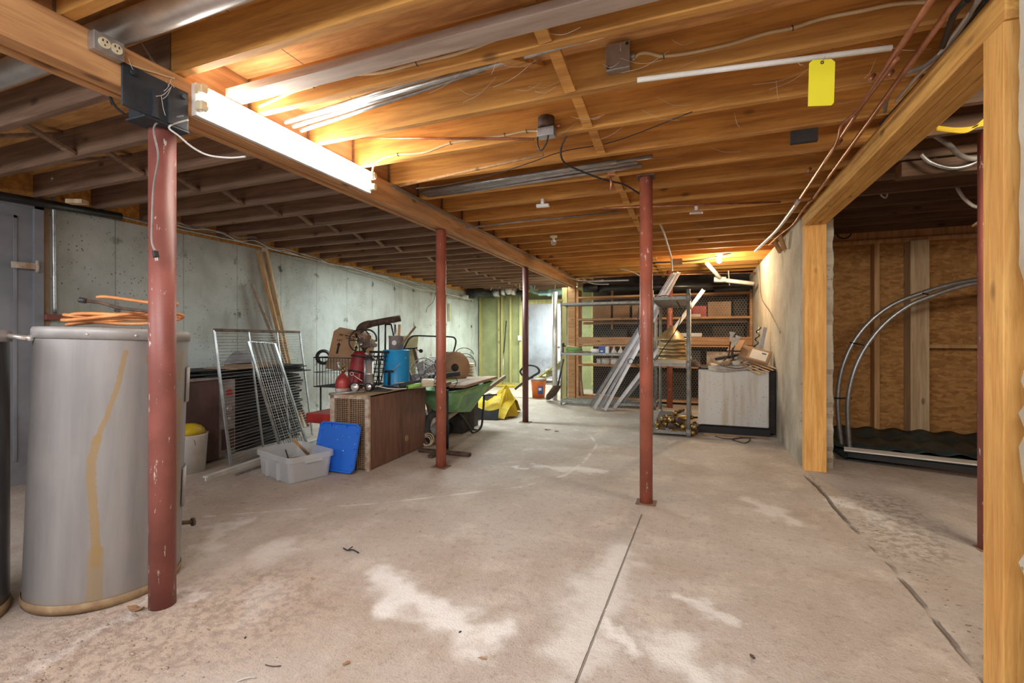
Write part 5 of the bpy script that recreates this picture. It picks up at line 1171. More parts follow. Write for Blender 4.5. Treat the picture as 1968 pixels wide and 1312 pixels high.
# things on the long metal shelf
def on(u, Y, z): q = ay(u, 0, Y); q.z = z; return q
gh = T('garden_hose', 'coil of green garden hose on the long metal shelf', 'hose', on(1103, 8.4, .94)); pts = []
for i in range(4*24): a = 2*PI*i/24; pts.append((.14*math.cos(a)*(1+.05*math.sin(i*.3)), .10*math.sin(a), .015+.018*(i/24)+.006*math.sin(a*.7)))
P(MB().tube(pts, .0125, 8), 'coil', M['hosegreen'], gh); P(MB().ring((0, 0, .1), (.1, .1, 1), .12, .010, 24, 8), 'top_loop', M['cable'], gh)
S(MB().cyl(on(1136, 8.35, .975), on(1152, 8.35, .975), .038, 16).cyl(on(1136, 8.35, .975), on(1135.5, 8.35, .975), .016, 12), 'paper_roll', M['label'], 'white paper roll on the long metal shelf left of the blue box', 'roll')
bx_ = T('blue_box', 'blue and white box on the long metal shelf', 'box', on(1160, 8.4, .94))
P(MB().b2((-.08, -.06, 0), (.04, .06, .12)), 'carton_body', M['navy'], bx_); P(MB().b2((.041, -.06, 0), (.10, .06, .115)), 'white_end', M['label'], bx_); P(MB().b2((-.05, -.062, .02), (.0, -.06, .045)), 'label', M['label'], bx_)
for i, u in enumerate((1180, 1193)):
    o = T('funnel_bottle', ['clear cone shaped bottle', 'second cone shaped bottle, beside the steel channels,'][i]+' on the long metal shelf', 'bottle', on(u, 8.4, .94))
    P(MB().lathe([(0, 0), (.055, 0), (.055, .015), (.016, .08), (.014, .10), (0, .10)], n=18), 'flask', M['wirewhite'], o); P(MB().lathe([(.017, .09), (.017, .115), (0, .115)], n=12), 'cap', M['offwhite'], o)
S(MB().tube(crv([on(1112, 8.3, .955), on(1125, 8.3, .965), on(1136, 8.28, .955)], 4), .012, 8), 'brown_stick', M['brownboard'], 'brown stick between green hose and paper roll', 'stick')
tap = S(MB().cyl(on(1082, 8.35, .94), on(1082, 8.35, 1.09), .012, 8).sph(on(1082, 8.35, 1.09), .03, 10).cyl(on(1078, 8.35, 1.05), on(1087, 8.35, 1.06), .012, 8), 'hose_nozzle', M['black'], 'black nozzle standing at the left end of the long metal shelf', 'nozzle')
# leaning steel channels
def channel(a, b, w_, mat, lab, fl_=.045):
    a = Vector(a); b = Vector(b); d = (b-a).normalized(); n = Vector((.15, -1, .1)); n = (n-d*n.dot(d)).normalized(); s_ = d.cross(n).normalized(); mb = MB(); tt = .004
    mb.bar(a, b, tt, w_, n.cross(d)) if False else None
    def slab(o1, wx, wy):
        c0, c1 = a+o1, b+o1; vs = [p+s_*(wx/2*i)+n*(wy/2*j) for p in (c0, c1) for i, j in ((-1, -1), (1, -1), (1, 1), (-1, 1))]
        mb.add(vs, [(3, 2, 1, 0), (4, 5, 6, 7), (0, 1, 5, 4), (1, 2, 6, 5), (2, 3, 7, 6), (3, 0, 4, 7)])
    slab(Vector(), w_, tt); slab(s_*(w_/2)+n*fl_/2, tt, fl_); slab(-s_*(w_/2)+n*fl_/2, tt, fl_)
    return S(mb, 'steel_channel', mat, lab, 'channel', 'steel channels leaning at the back')
top = ay(1298, 527, 7.95)
for i, (ub, vb, lb) in enumerate(((1134, 783, 'leftmost steel channel of the leaning bundle at the back'), (1142, 787, 'second steel channel from the left in the leaning bundle'), (1152, 789, 'third steel channel from the left in the leaning bundle'), (1162, 790, 'rightmost steel channel of the leaning bundle, foot nearest the red post'))):
    b = fl(ub, vb); b.z = .02
    channel(b, top+Vector((-.03+.028*i, -.09+.03*i, .01*i)), .048, M['duct' if i % 2 else 'strut'], lb)
b = fl(1180, 786); b.z = .02; channel(b, ay(1352, 557, 8.25), .055, M['duct'], 'long pale channel leaning right, behind the small metal shelf'); b = fl(1190, 783); b.z = .02
channel(b, ay(1300, 640, 8.15), .05, M['strut'], 'short steel channel leaning behind the middle red post')
wc_ = pd(1212, 694, 7.2); S(MB().ring(wc_, (.2, -1, 0), .04, .005, 20, 6).tube(crv([wc_+Vector((.04, 0, 0)), pd(1225, 703, 7.2), pd(1240, 700, 7.2), pd(1262, 690, 7.0)], 5), .005, 6), 'black_cable', M['black'], 'black looped wire tied around the leaning channels', 'wire')
S(MB().tube(crv([pd(1228, 590, 6.9), pd(1226, 620, 6.9), pd(1232, 650, 6.9), pd(1240, 600, 6.9), pd(1262, 572, 6.4), pd(1290, 570, 6.3), pd(1307, 590, 6.3), pd(1309, 610, 6.3), pd(1296, 640, 6.3), pd(1276, 668, 6.3), pd(1262, 690, 6.3)], 7), .006, 8), 'black_cable', M['black'], 'black cable looping over the tall narrow metal shelf', 'cable')
# brass shades
for i in range(6):
    z = .895+.054*i; R_ = .212-.004*i+.006*(i % 2)
    mb = MB().lathe([(R_, 0), (R_+.006, .006), (R_*.93, .03), (R_*.84, .085), (R_*.55, .15), (.05, .21), (.036, .225), (.036, .262), (.03, .262), (.03, .225), (.045, .205), (R_*.53, .145), (R_*.81, .083), (R_*.9, .03), (R_-.004, .002), (R_, 0)], (0, 0, 0), (0, 0, 1), 36)
    mb.v = [Vector((p.x, p.y, p.z*.86)) for p in mb.v]
    o = bpy.data.objects.new('brass_bell', mb.mesh('brass_bell', M['brass2'])); C.objects.link(o); o.location = (-.31+.008*(-1)**i, 7.30, z); o.rotation_euler = (.03*(-1)**i, .03*math.sin(i*2), i)
    setp(o, 'brass coloured bell lamp shade in the stack on the metal shelf, %s from the bottom' % ORD[i], 'lamp shade', 'stacked brass lamp shades', 'thing')
vt = T('vent_grille', 'small white louvred vent standing behind the brass shades', 'vent', on(1309, 7.6, .895)); q = Vector((0, 0, 0))
P(MB().b2((-.08, .04, 0), (.08, .06, .33)), 'vent_frame', M['black'], vt)
for i in range(10): P(MB().box((0, .03, .02+.031*i), (.15, .02, .012), (.5, 0, 0)), 'louvre', M['white'], vt)
# brass lamp stems on the bottom shelf and beside it
prof = [(0, 0), (.032, 0), (.034, .01), (.022, .02), (.030, .035), (.034, .06), (.024, .085), (.016, .1), (.021, .13), (.027, .2), (.022, .28), (.015, .31), (.024, .325), (.024, .34), (.012, .35), (.012, .40), (0, .40)]
me = MB().lathe(prof, n=18).mesh('brass_spindle', M['brass']); me2 = MB().lathe([(r*1.15, z*.9) for r, z in prof], n=18).mesh('brass_spindle', M['oldiron'])
rn = random.Random(12); k = 0
spots = [(-.44, 6.22, 95, 0), (-.36, 6.30, 70, 0), (-.27, 6.17, 100, 0), (-.20, 6.33, 80, 0), (-.13, 6.18, 92, 0), (-.41, 6.55, 60, 0), (-.30, 6.62, 110, 0), (-.18, 6.55, 85, 0), (-.40, 6.30, 25, 1), (-.30, 6.24, 50, 1), (-.17, 6.24, 115, 1), (-.35, 6.5, 15, 1), (-.24, 6.45, 75, 2), (-.02, 6.14, 98, 9), (.0, 6.28, 80, 9), (-.01, 6.2, 88, 10)]
for x, y, a, lv in spots:
    z = {0: .10, 1: .165, 2: .225, 9: .036, 10: .10}[lv]; o = bpy.data.objects.new('brass_spindle', me if k % 4 != 2 else me2); C.objects.link(o)
    o.location = (x, y, z); o.rotation_euler = (math.radians(-90), 0, math.radians(a-90)); 
    setp(o, ('turned brass lamp stem heaped on the bottom of the narrow metal shelf' if lv < 9 else 'turned metal lamp stem on the floor between metal shelf and freezer'), 'lamp stem', 'lamp stems on the metal shelf' if lv < 9 else 'lamp stems beside the metal shelf', 'thing'); k += 1
for i, (x, y) in enumerate(((-.40, 6.16), (-.23, 6.13), (-.15, 6.14))):
    S(MB().lathe([(0, 0), (.055, 0), (.058, .006), (.03, .014), (0, .016)], (x, y, .063 if i != 5 else 0), (0, .0, 1), 24), 'brass_disc', M['brass'], ['round brass lamp base, left front of the bottom shelf', 'round brass lamp base, middle front of the bottom shelf', 'round brass lamp base, right front of the bottom shelf'][i], 'lamp base')
# ================================================================== freezer and the things on it
fz = T('chest_freezer', 'rust stained white chest freezer against the right wall', 'freezer', (.46, 6.8, 0))
P(MB().b2((.05, 6.50, .03), (.92, 7.15, .80)), 'cabinet', M['dark'], fz, w=True, bev=.01)
P(MB().b2((.045, 6.455, .105), (.845, 6.50, .805)), 'front_panel', M['freezer'], fz, w=True, bev=.012)
P(MB().b2((.045, 6.45, .105), (.075, 6.456, .80)), 'edge_highlight', M['white'], fz, w=True)  # pale strip standing in for the highlight on the rounded left edge
P(MB().b2((.05, 6.46, .0), (.86, 6.52, .085)), 'kick_plate', M['black'], fz, w=True)
P(MB().b2((.05, 6.47, .805), (.92, 7.15, .83)), 'top_lid', M['blackm'], fz, w=True, bev=.006)
S(MB().sheet(lambda u, v: (.20+.56*u, 6.43+.5*v-.03*math.sin(3*u), .842+.03*math.sin(5*u+2*v)*v+(.0 if v > .1 else -.03*(1-v*10)*math.sin(PI*u))), 14, 8, .006), 'crumpled_sheet', M['cloth'], 'dirty white plastic sheet spread on top of the freezer', 'sheet')
gz = .88
for i in range(7):
    q = Vector((.27+.05*i, 6.55+.03*(i % 2), gz+.012*(i % 3)))
    S(MB().tube(crv([q, q+Vector((.07, .05, .03)), q+Vector((.14, .1, .045)), q+Vector((.2, .16, .03))], 4), [.016+.006*math.sin(k) for k in range(13)], 8), 'cloth_roll', M['cloth'], 'grimy twisted rag in the heap on the freezer, %s from the left' % ORD[i], 'rag', 'grimy rags heaped on the freezer')
for i, (u, v) in enumerate(((1396, 697), (1415, 697), (1384, 700))):
    q = ay(u, v-2, 6.5); q.z = .885; S(MB().sph(q, .05 if i < 2 else .035, 12, (1, .8, .75)), 'clam_shell', [M['card2'], M['wirewhite'], M['offwhite']][i], ['rounded brown shell', 'grey shell right of the brown one', 'small pale shell left of the brown one'][i]+' at the front of the freezer top', 'shell')
q0 = ay(1398, 690, 6.6)
for i, (u, v) in enumerate(((1405, 640), (1414, 647), (1409, 652))):
    a = ay(u, v+12, 6.6); d_ = Vector((.02, 0, .12)).normalized() if i != 1 else Vector((.045, 0, .12)).normalized()
    o = T('funnel', ['white funnel, leftmost and highest above the freezer', 'white funnel, rightmost above the freezer', 'lowest white funnel above the freezer, in the middle'][i], 'funnel', a)
    P(MB().lathe([(.011, -.02), (.018, 0), (.02, .05), (.032, .08), (.037, .095), (.031, .095), (.015, .05), (.011, 0)], (0, 0, 0), d_, 20), 'cup', M['white'], o)
    P(MB().tube(crv([-d_*.03, -d_*.1, Vector((-.03, 0, -.2)), Vector((-.10, -.02, .90-a.z))], 4), .009, 8), 'stem', M['oldiron'], o)
tb = T('carton', 'open brown cardboard box with white address label, tilted on the freezer', 'box', (.70, 6.70, .925), (math.radians(34), math.radians(16), math.radians(-10)))
P(MB().b2((-.17, -.13, 0), (.17, .13, .10)), 'carton_body', M['card2'], tb, bev=.003)
P(MB().b2((-.05, -.10, .10), (.14, .09, .102)), 'address_label', M['label'], tb); P(MB().b2((.07, .03, .102), (.12, .06, .103)), 'label_print', M['navy'], tb)
P(MB().box((-.24, .03, .13), (.16, .24, .006), (0, -.35, 0)), 'flap', M['card'], tb)
for i in range(5):
    a = ay(1392+9*i, 690-1.2*i, 6.62+.03*i); b = ay(1462+8*i, 719-2.5*i, 6.30+.035*i)
    S(MB().bar(a, b, .034, .007, (0, 0, 1)), 'wood_lath', M['stud' if i % 2 else 'paleplank'], 'thin wooden lath hanging over the freezer edge, %s from the front' % ORD[i], 'lath', 'laths on the freezer')
S(MB().sheet(lambda u, v: (.16+.50*u, 6.44-.012*math.sin(5*u+1)*v-.01*v, .855-(.055+.022*math.sin(4*u))*v), 14, 4, .004), 'hanging_sheet', M['cloth'], 'fold of dirty white sheet hanging over the freezer front edge', 'sheet')
S(MB().box((.62, 6.74, .90), (.3, .2, .012), (0.1, .1, .3)), 'scrap_board', M['card2'], 'small board under the laths on the freezer', 'board')
S(MB().cyl((.25, 6.62, .93), (.66, 6.72, 1.0), .018, 10), 'black_tube', M['rubber'], 'dark tube lying over the rags on the freezer', 'tube')
S(MB().cyl((.28, 6.66, .955), (.66, 6.78, 1.03), .013, 10), 'pale_stick', M['paleplank'], 'pale stick lying over the rags on the freezer', 'stick')
ag = T('auger_bit', 'black twisted auger leaning on the right wall behind the freezer box', 'auger', (.76, 7.0, .84))
a = ay(1446, 668, 7.0); b = ay(1459, 628, 7.05); a.z = .835; hp = []
for i in range(60): t_ = i/59; hp.append(a.lerp(b, t_)+Vector((.022*math.cos(t_*32), .022*math.sin(t_*32), 0)))
P(MB().tube(hp, .008, 6), 'spiral', M['blackm'], ag, w=True); P(MB().cyl(a, b, .006, 6), 'shaft', M['steel'], ag, w=True)
a = ay(1456, 668, 7.0); a.z = .835; b = ay(1471, 629, 7.05); S(MB().bar(a, b, .045, .004, (0, 1, 0)).bar(a+Vector((.02, 0, 0)), b+Vector((.02, 0, 0)), .004, .03, (0, 1, 0)), 'angle_iron', M['strut'], 'shiny angle iron leaning right of the auger', 'angle iron')
S(MB().tube(crv([fl(1375, 838, .006), fl(1390, 842, .006), fl(1412, 843, .006), fl(1425, 840, .006), fl(1435, 838, .006), fl(1441, 845, .006), fl(1432, 851, .006), fl(1418, 848, .006), fl(1408, 843, .006), fl(1440, 841, .006), fl(1475, 843, .006)], 5), .006, 6), 'floor_cable', M['oldiron'], 'brown cable looped on the floor in front of the freezer', 'cable')
S(MB().bar(fl(1352, 833, .012), fl(1478, 842, .012), .03, .02), 'floor_batten', M['card2'], 'thin batten on the floor along the freezer front', 'batten')
S(MB().tube(crv([(.3, 6.44, .86), (.5, 6.40, .83), (.66, 6.43, .88)], 6), .004, 6), 'thin_wire', M['black'], 'thin wire lying across the white sheet on the freezer', 'wire')
q = ay(1345, 690, 6.5); heap((.0, 6.55, .835), .16, .3, .10, M['oldiron'], 'rag_heap', 'dark rag heap at the left end of the freezer top', 'rag', 6)
# ================================================================== fittings under the right hand joists
def jf(u, v, k): return ay(u, v, jy[k]-.024)      # point on the camera side face of joist k
def cable(pts, r, mat, name, lab, n=6, seg=7, cat='cable'): return S(MB().tube(crv(pts, n), r, seg), name, mat, lab, cat)
def stapled(nm, pts, r, mat, lab, staples):
    o = T(nm, lab, 'cable', pts[0])
    P(MB().tube(crv(pts, 6), r, 8), 'sheath', mat, o, w=True)
    for q in staples: P(MB().ring(q, (1, .0, .25), r*1.35, .002, 12, 5), 'staple', M['blackm'], o, w=True)
    return o
stapled('stapled_cable', [jf(498, 205, 3), jf(560, 178, 3), jf(603, 165, 3), jf(650, 146, 3), jf(730, 140, 3), jf(801, 122, 3), jf(880, 103, 3), jf(955, 75, 3), jf(1010, 52, 3), jf(1080, 38, 3), jf(1193, 10, 3), jf(1240, 0, 3)], .0075, M['cable'], 'cream cable stapled along the joist in front of the junction box', [jf(603, 165, 3), jf(801, 122, 3), jf(955, 74, 3), jf(1193, 10, 3)])
stapled('stapled_cable', [jf(1215, 115, 4), jf(1228, 104, 4), jf(1245, 102, 4), jf(1275, 108, 4), jf(1330, 101, 4), jf(1400, 86, 4), jf(1470, 65, 4), jf(1523, 54, 4), jf(1580, 36, 4), jf(1650, 22, 4), jf(1720, 8, 4), jf(1790, 3, 4)], .0075, M['cable'], 'cream cable leaving the square grey junction box to the right', [jf(1275, 108, 4), jf(1523, 54, 4)])
stapled('stapled_cable', [jf(716, 345, 5), jf(718, 320, 5), jf(735, 305, 5), jf(765, 297, 5), jf(815, 293, 5), jf(866, 275, 5), jf(920, 267, 5), jf(970, 260, 5), jf(1010, 252, 5), jf(1040, 252, 5)], .0075, M['cable'], 'cream cable running from the end of the strip light to the round lamp box', [jf(765, 297, 5), jf(866, 275, 5), jf(970, 259, 5), jf(1012, 252, 5)])
j1 = T('junction_box', 'square grey metal junction box screwed to a joist', 'junction box', jf(1190, 118, 4))
P(MB().box((0, -.022, 0), (.105, .044, .115)), 'box', M['steel'], j1, bev=.004); P(MB().box((0, -.047, 0), (.108, .004, .118)), 'cover', M['strut'], j1, bev=.002)
for a in (-1, 1): P(MB().cyl((a*.042, -.052, a*.046), (a*.042, -.047, a*.046), .007, 8), 'screw', M['blackm'], j1)
P(MB().cyl((.05, -.02, .0), (.075, -.02, .0), .011, 10), 'connector', M['strut'], j1)
q = jf(1053, 253, 5); q = Vector((q.x, q.y-.0, JB+.03))
j2 = T('lamp_box', 'round brown lamp holder on a small grey box, with a black wire loop', 'lamp box', q)
P(MB().cyl((0, -.035, -.005), (0, -.035, .055), .048, 24), 'round_box', M['oldiron'], j2); P(MB().box((.005, -.04, -.035), (.10, .06, .05)), 'socket_box', M['strut'], j2, bev=.003)
P(MB().tube(crv([(-.035, -.06, -.03), (-.045, -.06, -.08), (-.035, -.06, -.13), (-.015, -.06, -.135), (.01, -.06, -.10), (.02, -.06, -.06)], 5), .005, 7), 'wire_loop', M['black'], j2)
P(MB().cyl((.06, -.03, .0), (.085, -.03, .0), .008, 8), 'connector', M['copper'], j2)
S(MB().cyl(ay(604, 264, 2.6)-Vector((0, .0, 0)), ay(1026, 267, 2.57), .0075, 10), 'copper_rod', M['copper'], 'straight copper tube lying under the joists left of the lamp box', 'pipe')
cable([pd(800, 362, 3.2), pd(860, 355, 3.15), pd(950, 335, 3.1), pd(1020, 312, 3.0), pd(1085, 290, 2.95), pd(1180, 272, 2.95), pd(1330, 215, 2.4)], .003, M['black'], 'thin_wire', 'thin black wire running slantwise under the joists in the middle of the ceiling')
cable([jf(1090, 265, 5)+Vector((0, -.02, 0)), pd(1080, 280, 2.9), pd(1078, 298, 2.95), pd(1088, 315, 3.0), pd(1120, 330, 3.05), pd(1160, 345, 3.1), pd(1200, 355, 3.2), pd(1228, 372, 3.3)], .006, M['black'], 'black_cable', 'black cable hanging in a loop from the joists to the single red post')
S(MB().tube([pd(1172, 336, 3.1), pd(1175, 352, 3.1), pd(1174, 366, 3.1)], .008, 6).box(pd(1174, 337, 3.1), (.05, .03, .012), .3), 'copper_hook', M['copper'], 'small copper pipe hanger dangling left of the single red post', 'hanger')
# tube bundles between joists
rn = random.Random(21)
for i in range(5):
    a = Vector((-2.12, jy[4]-.27+.028*i, 2.40+.018*(i % 2))); b = Vector((-.50-.12*i+(.9 if i == 1 else 0), jy[4]-.30+.05*i, 2.50+.012*i))
    S(MB().cyl(a, b, .012, 10), 'steel_tube', M['steel'], 'grey steel tube in the bundle beside the strip light, %s from the front' % ORD[i], 'tube', 'tubes in the joist bay beside the strip light')
for i in range(5):
    a = Vector((-2.1, 3.32+.034*i, 2.40)); b = Vector((-.36+(-.13, .10, 0, -.2, .02)[i], 3.20+.036*i, 2.395+.012*(i % 2)))
    S(MB().cyl(a, b, .0135, 10), 'steel_tube', M['strut'], 'grey conduit lying on the joists left of the single red post, %s from the front' % ORD[i], 'tube', 'conduits left of the single red post')
S(MB().cyl(Vector((-2.1, 3.03, 2.365)), Vector((-.9, 2.86, 2.37)), .011, 8), 'wood_dowel', M['stud'], 'round wooden rod under the joists beside the end of the strip light', 'rod')
# pole and yellow tag
a = ay(1225, 150, 2.19); b = ay(1714, 92, 2.2); a.z = JB-.014
pl_ = S(MB().cyl(a, b, .011, 12), 'wooden_pole', M['pale'], 'pale round pole hanging under a joist, with the yellow tag on it', 'pole')
tg = T('hang_tag', 'bright yellow card tag hanging from the pale pole under the joists', 'tag', ay(1580, 112, 2.19), (math.radians(3), 0, math.radians(16)))
hw, hh = .049, .18
P(MB().prism([(-hw, -hh), (hw*.8, -hh), (hw, -hh+.01), (hw, -.012), (hw-.014, 0), (-hw+.014, 0), (-hw, -.012)], (0, 0, -.005), (0, -1, 0), .0012, (0, 0, 1)), 'card', M['tag'], tg)
P(MB().lathe([(.003, 0), (.007, 0), (.007, .0008), (.003, .0008)], (0, -.0013, -.017), (0, -1, 0), 16), 'eyelet', M['oldiron'], tg)
P(MB().tube(crv([(0, -.003, -.017), (.008, -.004, 0), (.013, 0, .02), (.01, .012, .03)], 4), .0008, 4), 'string', M['wiregrey'], tg)
# copper pipes along the header
def cpipe(u0, v0, u1, v1, z, r, lab):
    a = fl(u0, v0, z) if False else None
    def on_(u, v): return pd(u, v, (z-CAMH)*FPX/(HOR-v))
    a = on_(u0, v0); b = on_(u1, v1)
    a2 = a+(a-b).normalized()*1.2
    return S(MB().cyl(a2, b, r, 12), 'copper_pipe', M['copper'], lab, 'pipe', 'copper pipes along the header')
cpipe(1790, 0, 1535, 385, 2.335, .0115, 'left copper pipe running under the joists beside the header')
cpipe(1838, 0, 1560, 385, 2.335, .0115, 'right copper pipe running under the joists beside the header')
def oz(u, v, z=2.33): return pd(u, v, (z-CAMH)*FPX/(HOR-v))
S(MB().tube(crv([oz(1535, 385), oz(1510, 420), oz(1490, 445), oz(1462, 472), oz(1452, 482)], 4), .017, 10), 'grey_pipe', M['duct'], 'pale grey pipe where the copper pipes end, above the right wall', 'pipe')
S(MB().tube(crv([oz(1562, 382), oz(1545, 400), oz(1525, 430), oz(1500, 450), oz(1478, 470)], 4), .010, 10), 'copper_pipe', M['copper'], 'bent thin copper pipe above the right wall behind the header', 'pipe')
S(MB().tube(crv([oz(1725, 112, 2.30), oz(1650, 210, 2.3), oz(1618, 240, 2.3), oz(1612, 262, 2.3), oz(1600, 290, 2.3), oz(1585, 312, 2.3)], 5), .008, 8), 'copper_pipe', M['copper'], 'thin bent copper pipe dropping beside the header', 'pipe')
for i, (u, v) in enumerate(((1671, 155), (1706, 148), (1610, 277), (1552, 330), (1575, 326), (1758, 109))):
    q = oz(u, v, 2.35); S(MB().cyl(q, q+Vector((.02, .01, .028)), .010, 10), 'pipe_clip', M['copper'], 'short copper pipe strap under the joists beside the header, %s of six from the left' % ORD[[3, 4, 2, 0, 1, 5][i]], 'clip', 'pipe straps')
for i, (pts, mt, r, lb) in enumerate((
        ([(1880, 0), (1850, 50), (1815, 95), (1780, 125), (1745, 140), (1720, 160), (1705, 190), (1700, 215)], 'wiregrey', .009, 'grey cable sweeping down beside the top of the header'),
        ([(1875, 10), (1830, 70), (1800, 110), (1760, 150), (1722, 195)], 'wirewhite', .007, 'white cable beside the upper header'),
        ([(1895, 0), (1855, 50), (1820, 100), (1770, 155), (1715, 215), (1690, 240)], 'black', .007, 'black cable lying against the upper header'),
        ([(1860, 0), (1835, 25), (1822, 60), (1812, 90)], 'black', .011, 'thick black cable at the top right of the ceiling'))):
    cable([oz(u, v, 2.355) for u, v in pts], r, M[mt], 'loose_cable', lb)
S(MB().cyl(oz(1500, 388, 2.33), oz(1160, 400, 2.33), .009, 8), 'long_pipe', M['copper'], 'thin pipe crossing under the joists behind the single red post', 'pipe')
S(MB().box(ay(1545, 262, jy[6]-.03), (.13, .03, .07)), 'metal_plate', M['dark'], 'dark notched metal plate on a joist left of the header', 'plate')
for i, (u, v, lb) in enumerate(((1043, 395, 'small white clip box under the joists beyond the strip light'), (1338, 408, 'pale blue clamp under the joists right of the single red post'))):
    S(MB().box(pd(u, v, 4.0 if i == 0 else 4.2), (.11, .04, .025), .1, ).box(pd(u, v, 4.0 if i == 0 else 4.2)+Vector((0, 0, .03)), (.03, .03, .06)), 'white_clip', M['duct'], lb, 'clip', bev=.004)
cable([pd(1265, 424, 4.9), pd(1275, 445, 5.1), pd(1283, 470, 5.6), pd(1290, 495, 6.2), pd(1292, 520, 6.8)], .010, M['wirewhite'], 'hanging_cable', 'pale cable curving down from the ceiling to the leaning steel channels')
cable([jf(880, 440, 9), pd(1010, 425, 4.6), pd(1180, 408, 4.6), pd(1330, 388, 4.7), pd(1520, 378, 4.7)], .008, M['wiregrey'], 'long_cable', 'dusty grey cable strung across the joists behind the single red post')
cable([pd(1250, 505, 7.0), pd(1340, 500, 6.9), pd(1420, 482, 6.8), pd(1455, 468, 6.6)], .012, M['black'], 'black_cable', 'black cable sagging in front of the lit bulb')
# pipes along the back ceiling
S(MB().cyl(ay(1122, 553, 8.75), ay(1446, 549, 8.75), .058, 18), 'drain_pipe', M['blackpipe'], 'long black drain pipe above the wooden shelving', 'pipe')
S(MB().cyl(ay(1122, 553, 8.75), ay(1150, 553, 8.75), .085, 20), 'pipe_hub', M['black'], 'fat black pipe hub at the left end of the drain above the shelving', 'pipe')
S(MB().cyl(ay(1374, 556, 8.7), ay(1440, 555, 8.7), .04, 14), 'black_pipe', M['black'], 'short glossy black pipe above the right end of the shelving', 'pipe')
S(MB().cyl(ay(1130, 531, 8.5), ay(1452, 524, 8.5), .013, 10), 'copper_pipe', M['copper'], 'long copper pipe across the back above the black drain pipe', 'pipe')
pv = T('white_waste_pipe', 'white plastic pipe with a tee above the right end of the shelving', 'pipe', ay(1390, 540, 8.2))
P(MB().cyl(ay(1358, 505, 7.9), ay(1386, 537, 8.2), .032, 14), 'drop', M['white'], pv, w=True); P(MB().cyl(ay(1372, 537, 8.2), ay(1395, 537, 8.2), .045, 16), 'tee', M['white'], pv, w=True); P(MB().cyl(ay(1390, 538, 8.2), ay(1449, 545, 8.2), .032, 14), 'run', M['white'], pv, w=True)
S(MB().box(ay(1300, 503, jy[16]-.03), (.16, .02, .09)), 'wall_carton', M['card2'], 'small printed cardboard tag on a joist left of the bulb', 'card')
S(MB().box(ay(1175, 540, 8.4), (.6, .12, .02), .1), 'scrap_sheet', M['strut'], 'thin grey sheet tucked under the ceiling above the shelving', 'sheet')
for i, (pts, lb) in enumerate((([(1060, 520), (1090, 533), (1130, 540), (1160, 538)], 'first white cable crossing under the ceiling above the shelving'), ([(1190, 517), (1215, 522), (1235, 534)], 'short white cable left of the single red post at the back'), ([(1120, 535), (1140, 545), (1170, 546)], 'low white cable above the left end of the shelving'), ([(1400, 520), (1401, 535), (1402, 548)], 'white hanger strap below the bulb'))):
    cable([ay(u, v, 8.3) for u, v in pts], .009, M['wirewhite'], 'white_cable', lb, 5)
for i, (u0, v0, u1, v1) in enumerate(((1490, 466, 1500, 484), (1499, 454, 1508, 480))):
    a = ax(u0, v0, .86); b = ax(u1, v1, .90); S(MB().bar(a, b, .03, .04), 'wood_stub', M['stud'], ['lower', 'upper'][i]+' short wooden stub sticking out above the right wall', 'stub')
# dark clutter on the wall top at the right
cable([ax(1452, 470, .9), ax(1460, 520, .915), ax(1463, 570, .915), ax(1480, 600, .915), ax(1500, 640, .915)], .003, M['blackm'], 'thin_wire', 'thin wire running down the right concrete wall')
# ================================================================== side room
hpn = T('pipe_hoop', 'pair of curved grey plastic pipes arching across the side room', 'pipe', fl(1628, 872))
def sidearc(uv, Y): return [ay(u, v, Y) for u, v in uv]
A1 = sidearc([(1620, 868), (1613, 820), (1610, 765), (1618, 710), (1640, 658), (1675, 615), (1720, 583), (1775, 562), (1830, 546), (1884, 537)], 5.95)
A2 = sidearc([(1634, 872), (1630, 820), (1630, 765), (1642, 712), (1665, 665), (1700, 622), (1745, 588), (1790, 569), (1840, 552), (1884, 543)], 5.85)
for q in (A1, A2):
    q += [q[-1]+Vector((.25, 0, .01)), q[-1]+Vector((.5, 0, -.06))]
    P(MB().tube(crv(q, 6), .023, 12), 'curved_pipe', M['steel'], hpn, w=True)
for (i, j) in ((4, 4), (2, 2), (7, 7)): P(MB().cyl(A1[i]-Vector((.03, 0, 0)), A2[j]+Vector((.03, 0, 0)), .008, 8), 'cross_wire', M['blackm'], hpn, w=True)
cs2 = T('corrugated_sheets', 'dark green corrugated sheets lying along the board wall in the side room', 'corrugated sheet', (2.2, 6.0, 0))
def corr(y0, y1, z0, z1, x0, x1, ph):
    return MB().sheet(lambda u, v: (x0+(x1-x0)*u, y0+(y1-y0)*v, z0+(z1-z0)*v+.014*math.sin(u*46+ph)), 140, 3, .005)
P(corr(5.45, 6.35, .035, .05, 1.36, 3.1, 0), 'lower_sheet', M['darkgreen'], cs2, w=True)
P(corr(5.75, 6.45, .075, .10, 1.36, 3.2, 1.2), 'middle_sheet', M['darkgreen'], cs2, w=True)
P(corr(6.25, 6.55, .06, .17, 1.38, 3.2, 2.0), 'upper_sheet', M['darkgreen'], cs2, w=True)
S(MB().bar(fl(1622, 862, .125), fl(1925, 895, .125), .16, .012), 'white_gutter', M['pale'], 'white plastic strip lying on the dark corrugated sheets', 'strip')
S(MB().bar(fl(1630, 872, .075), fl(1925, 910, .075), .04, .05), 'black_bar', M['black'], 'black bar along the front of the corrugated sheets', 'bar')
tb2 = S(MB().bar((1.28, 3.9, 2.325), (3.4, 4.0, 2.33), .10, .10), 'old_timber', M['oldjoist'], 'short dark old timber with a sawn end under the side room ceiling', 'timber', bev=.006)
cable([(1.35, 3.75, 2.38), (1.40, 3.75, 2.32), (1.50, 3.75, 2.27), (1.60, 3.75, 2.28), (1.68, 3.75, 2.34)], .013, M['steel'], 'flexible_conduit', 'ribbed grey flexible conduit over the old timber in the side room')
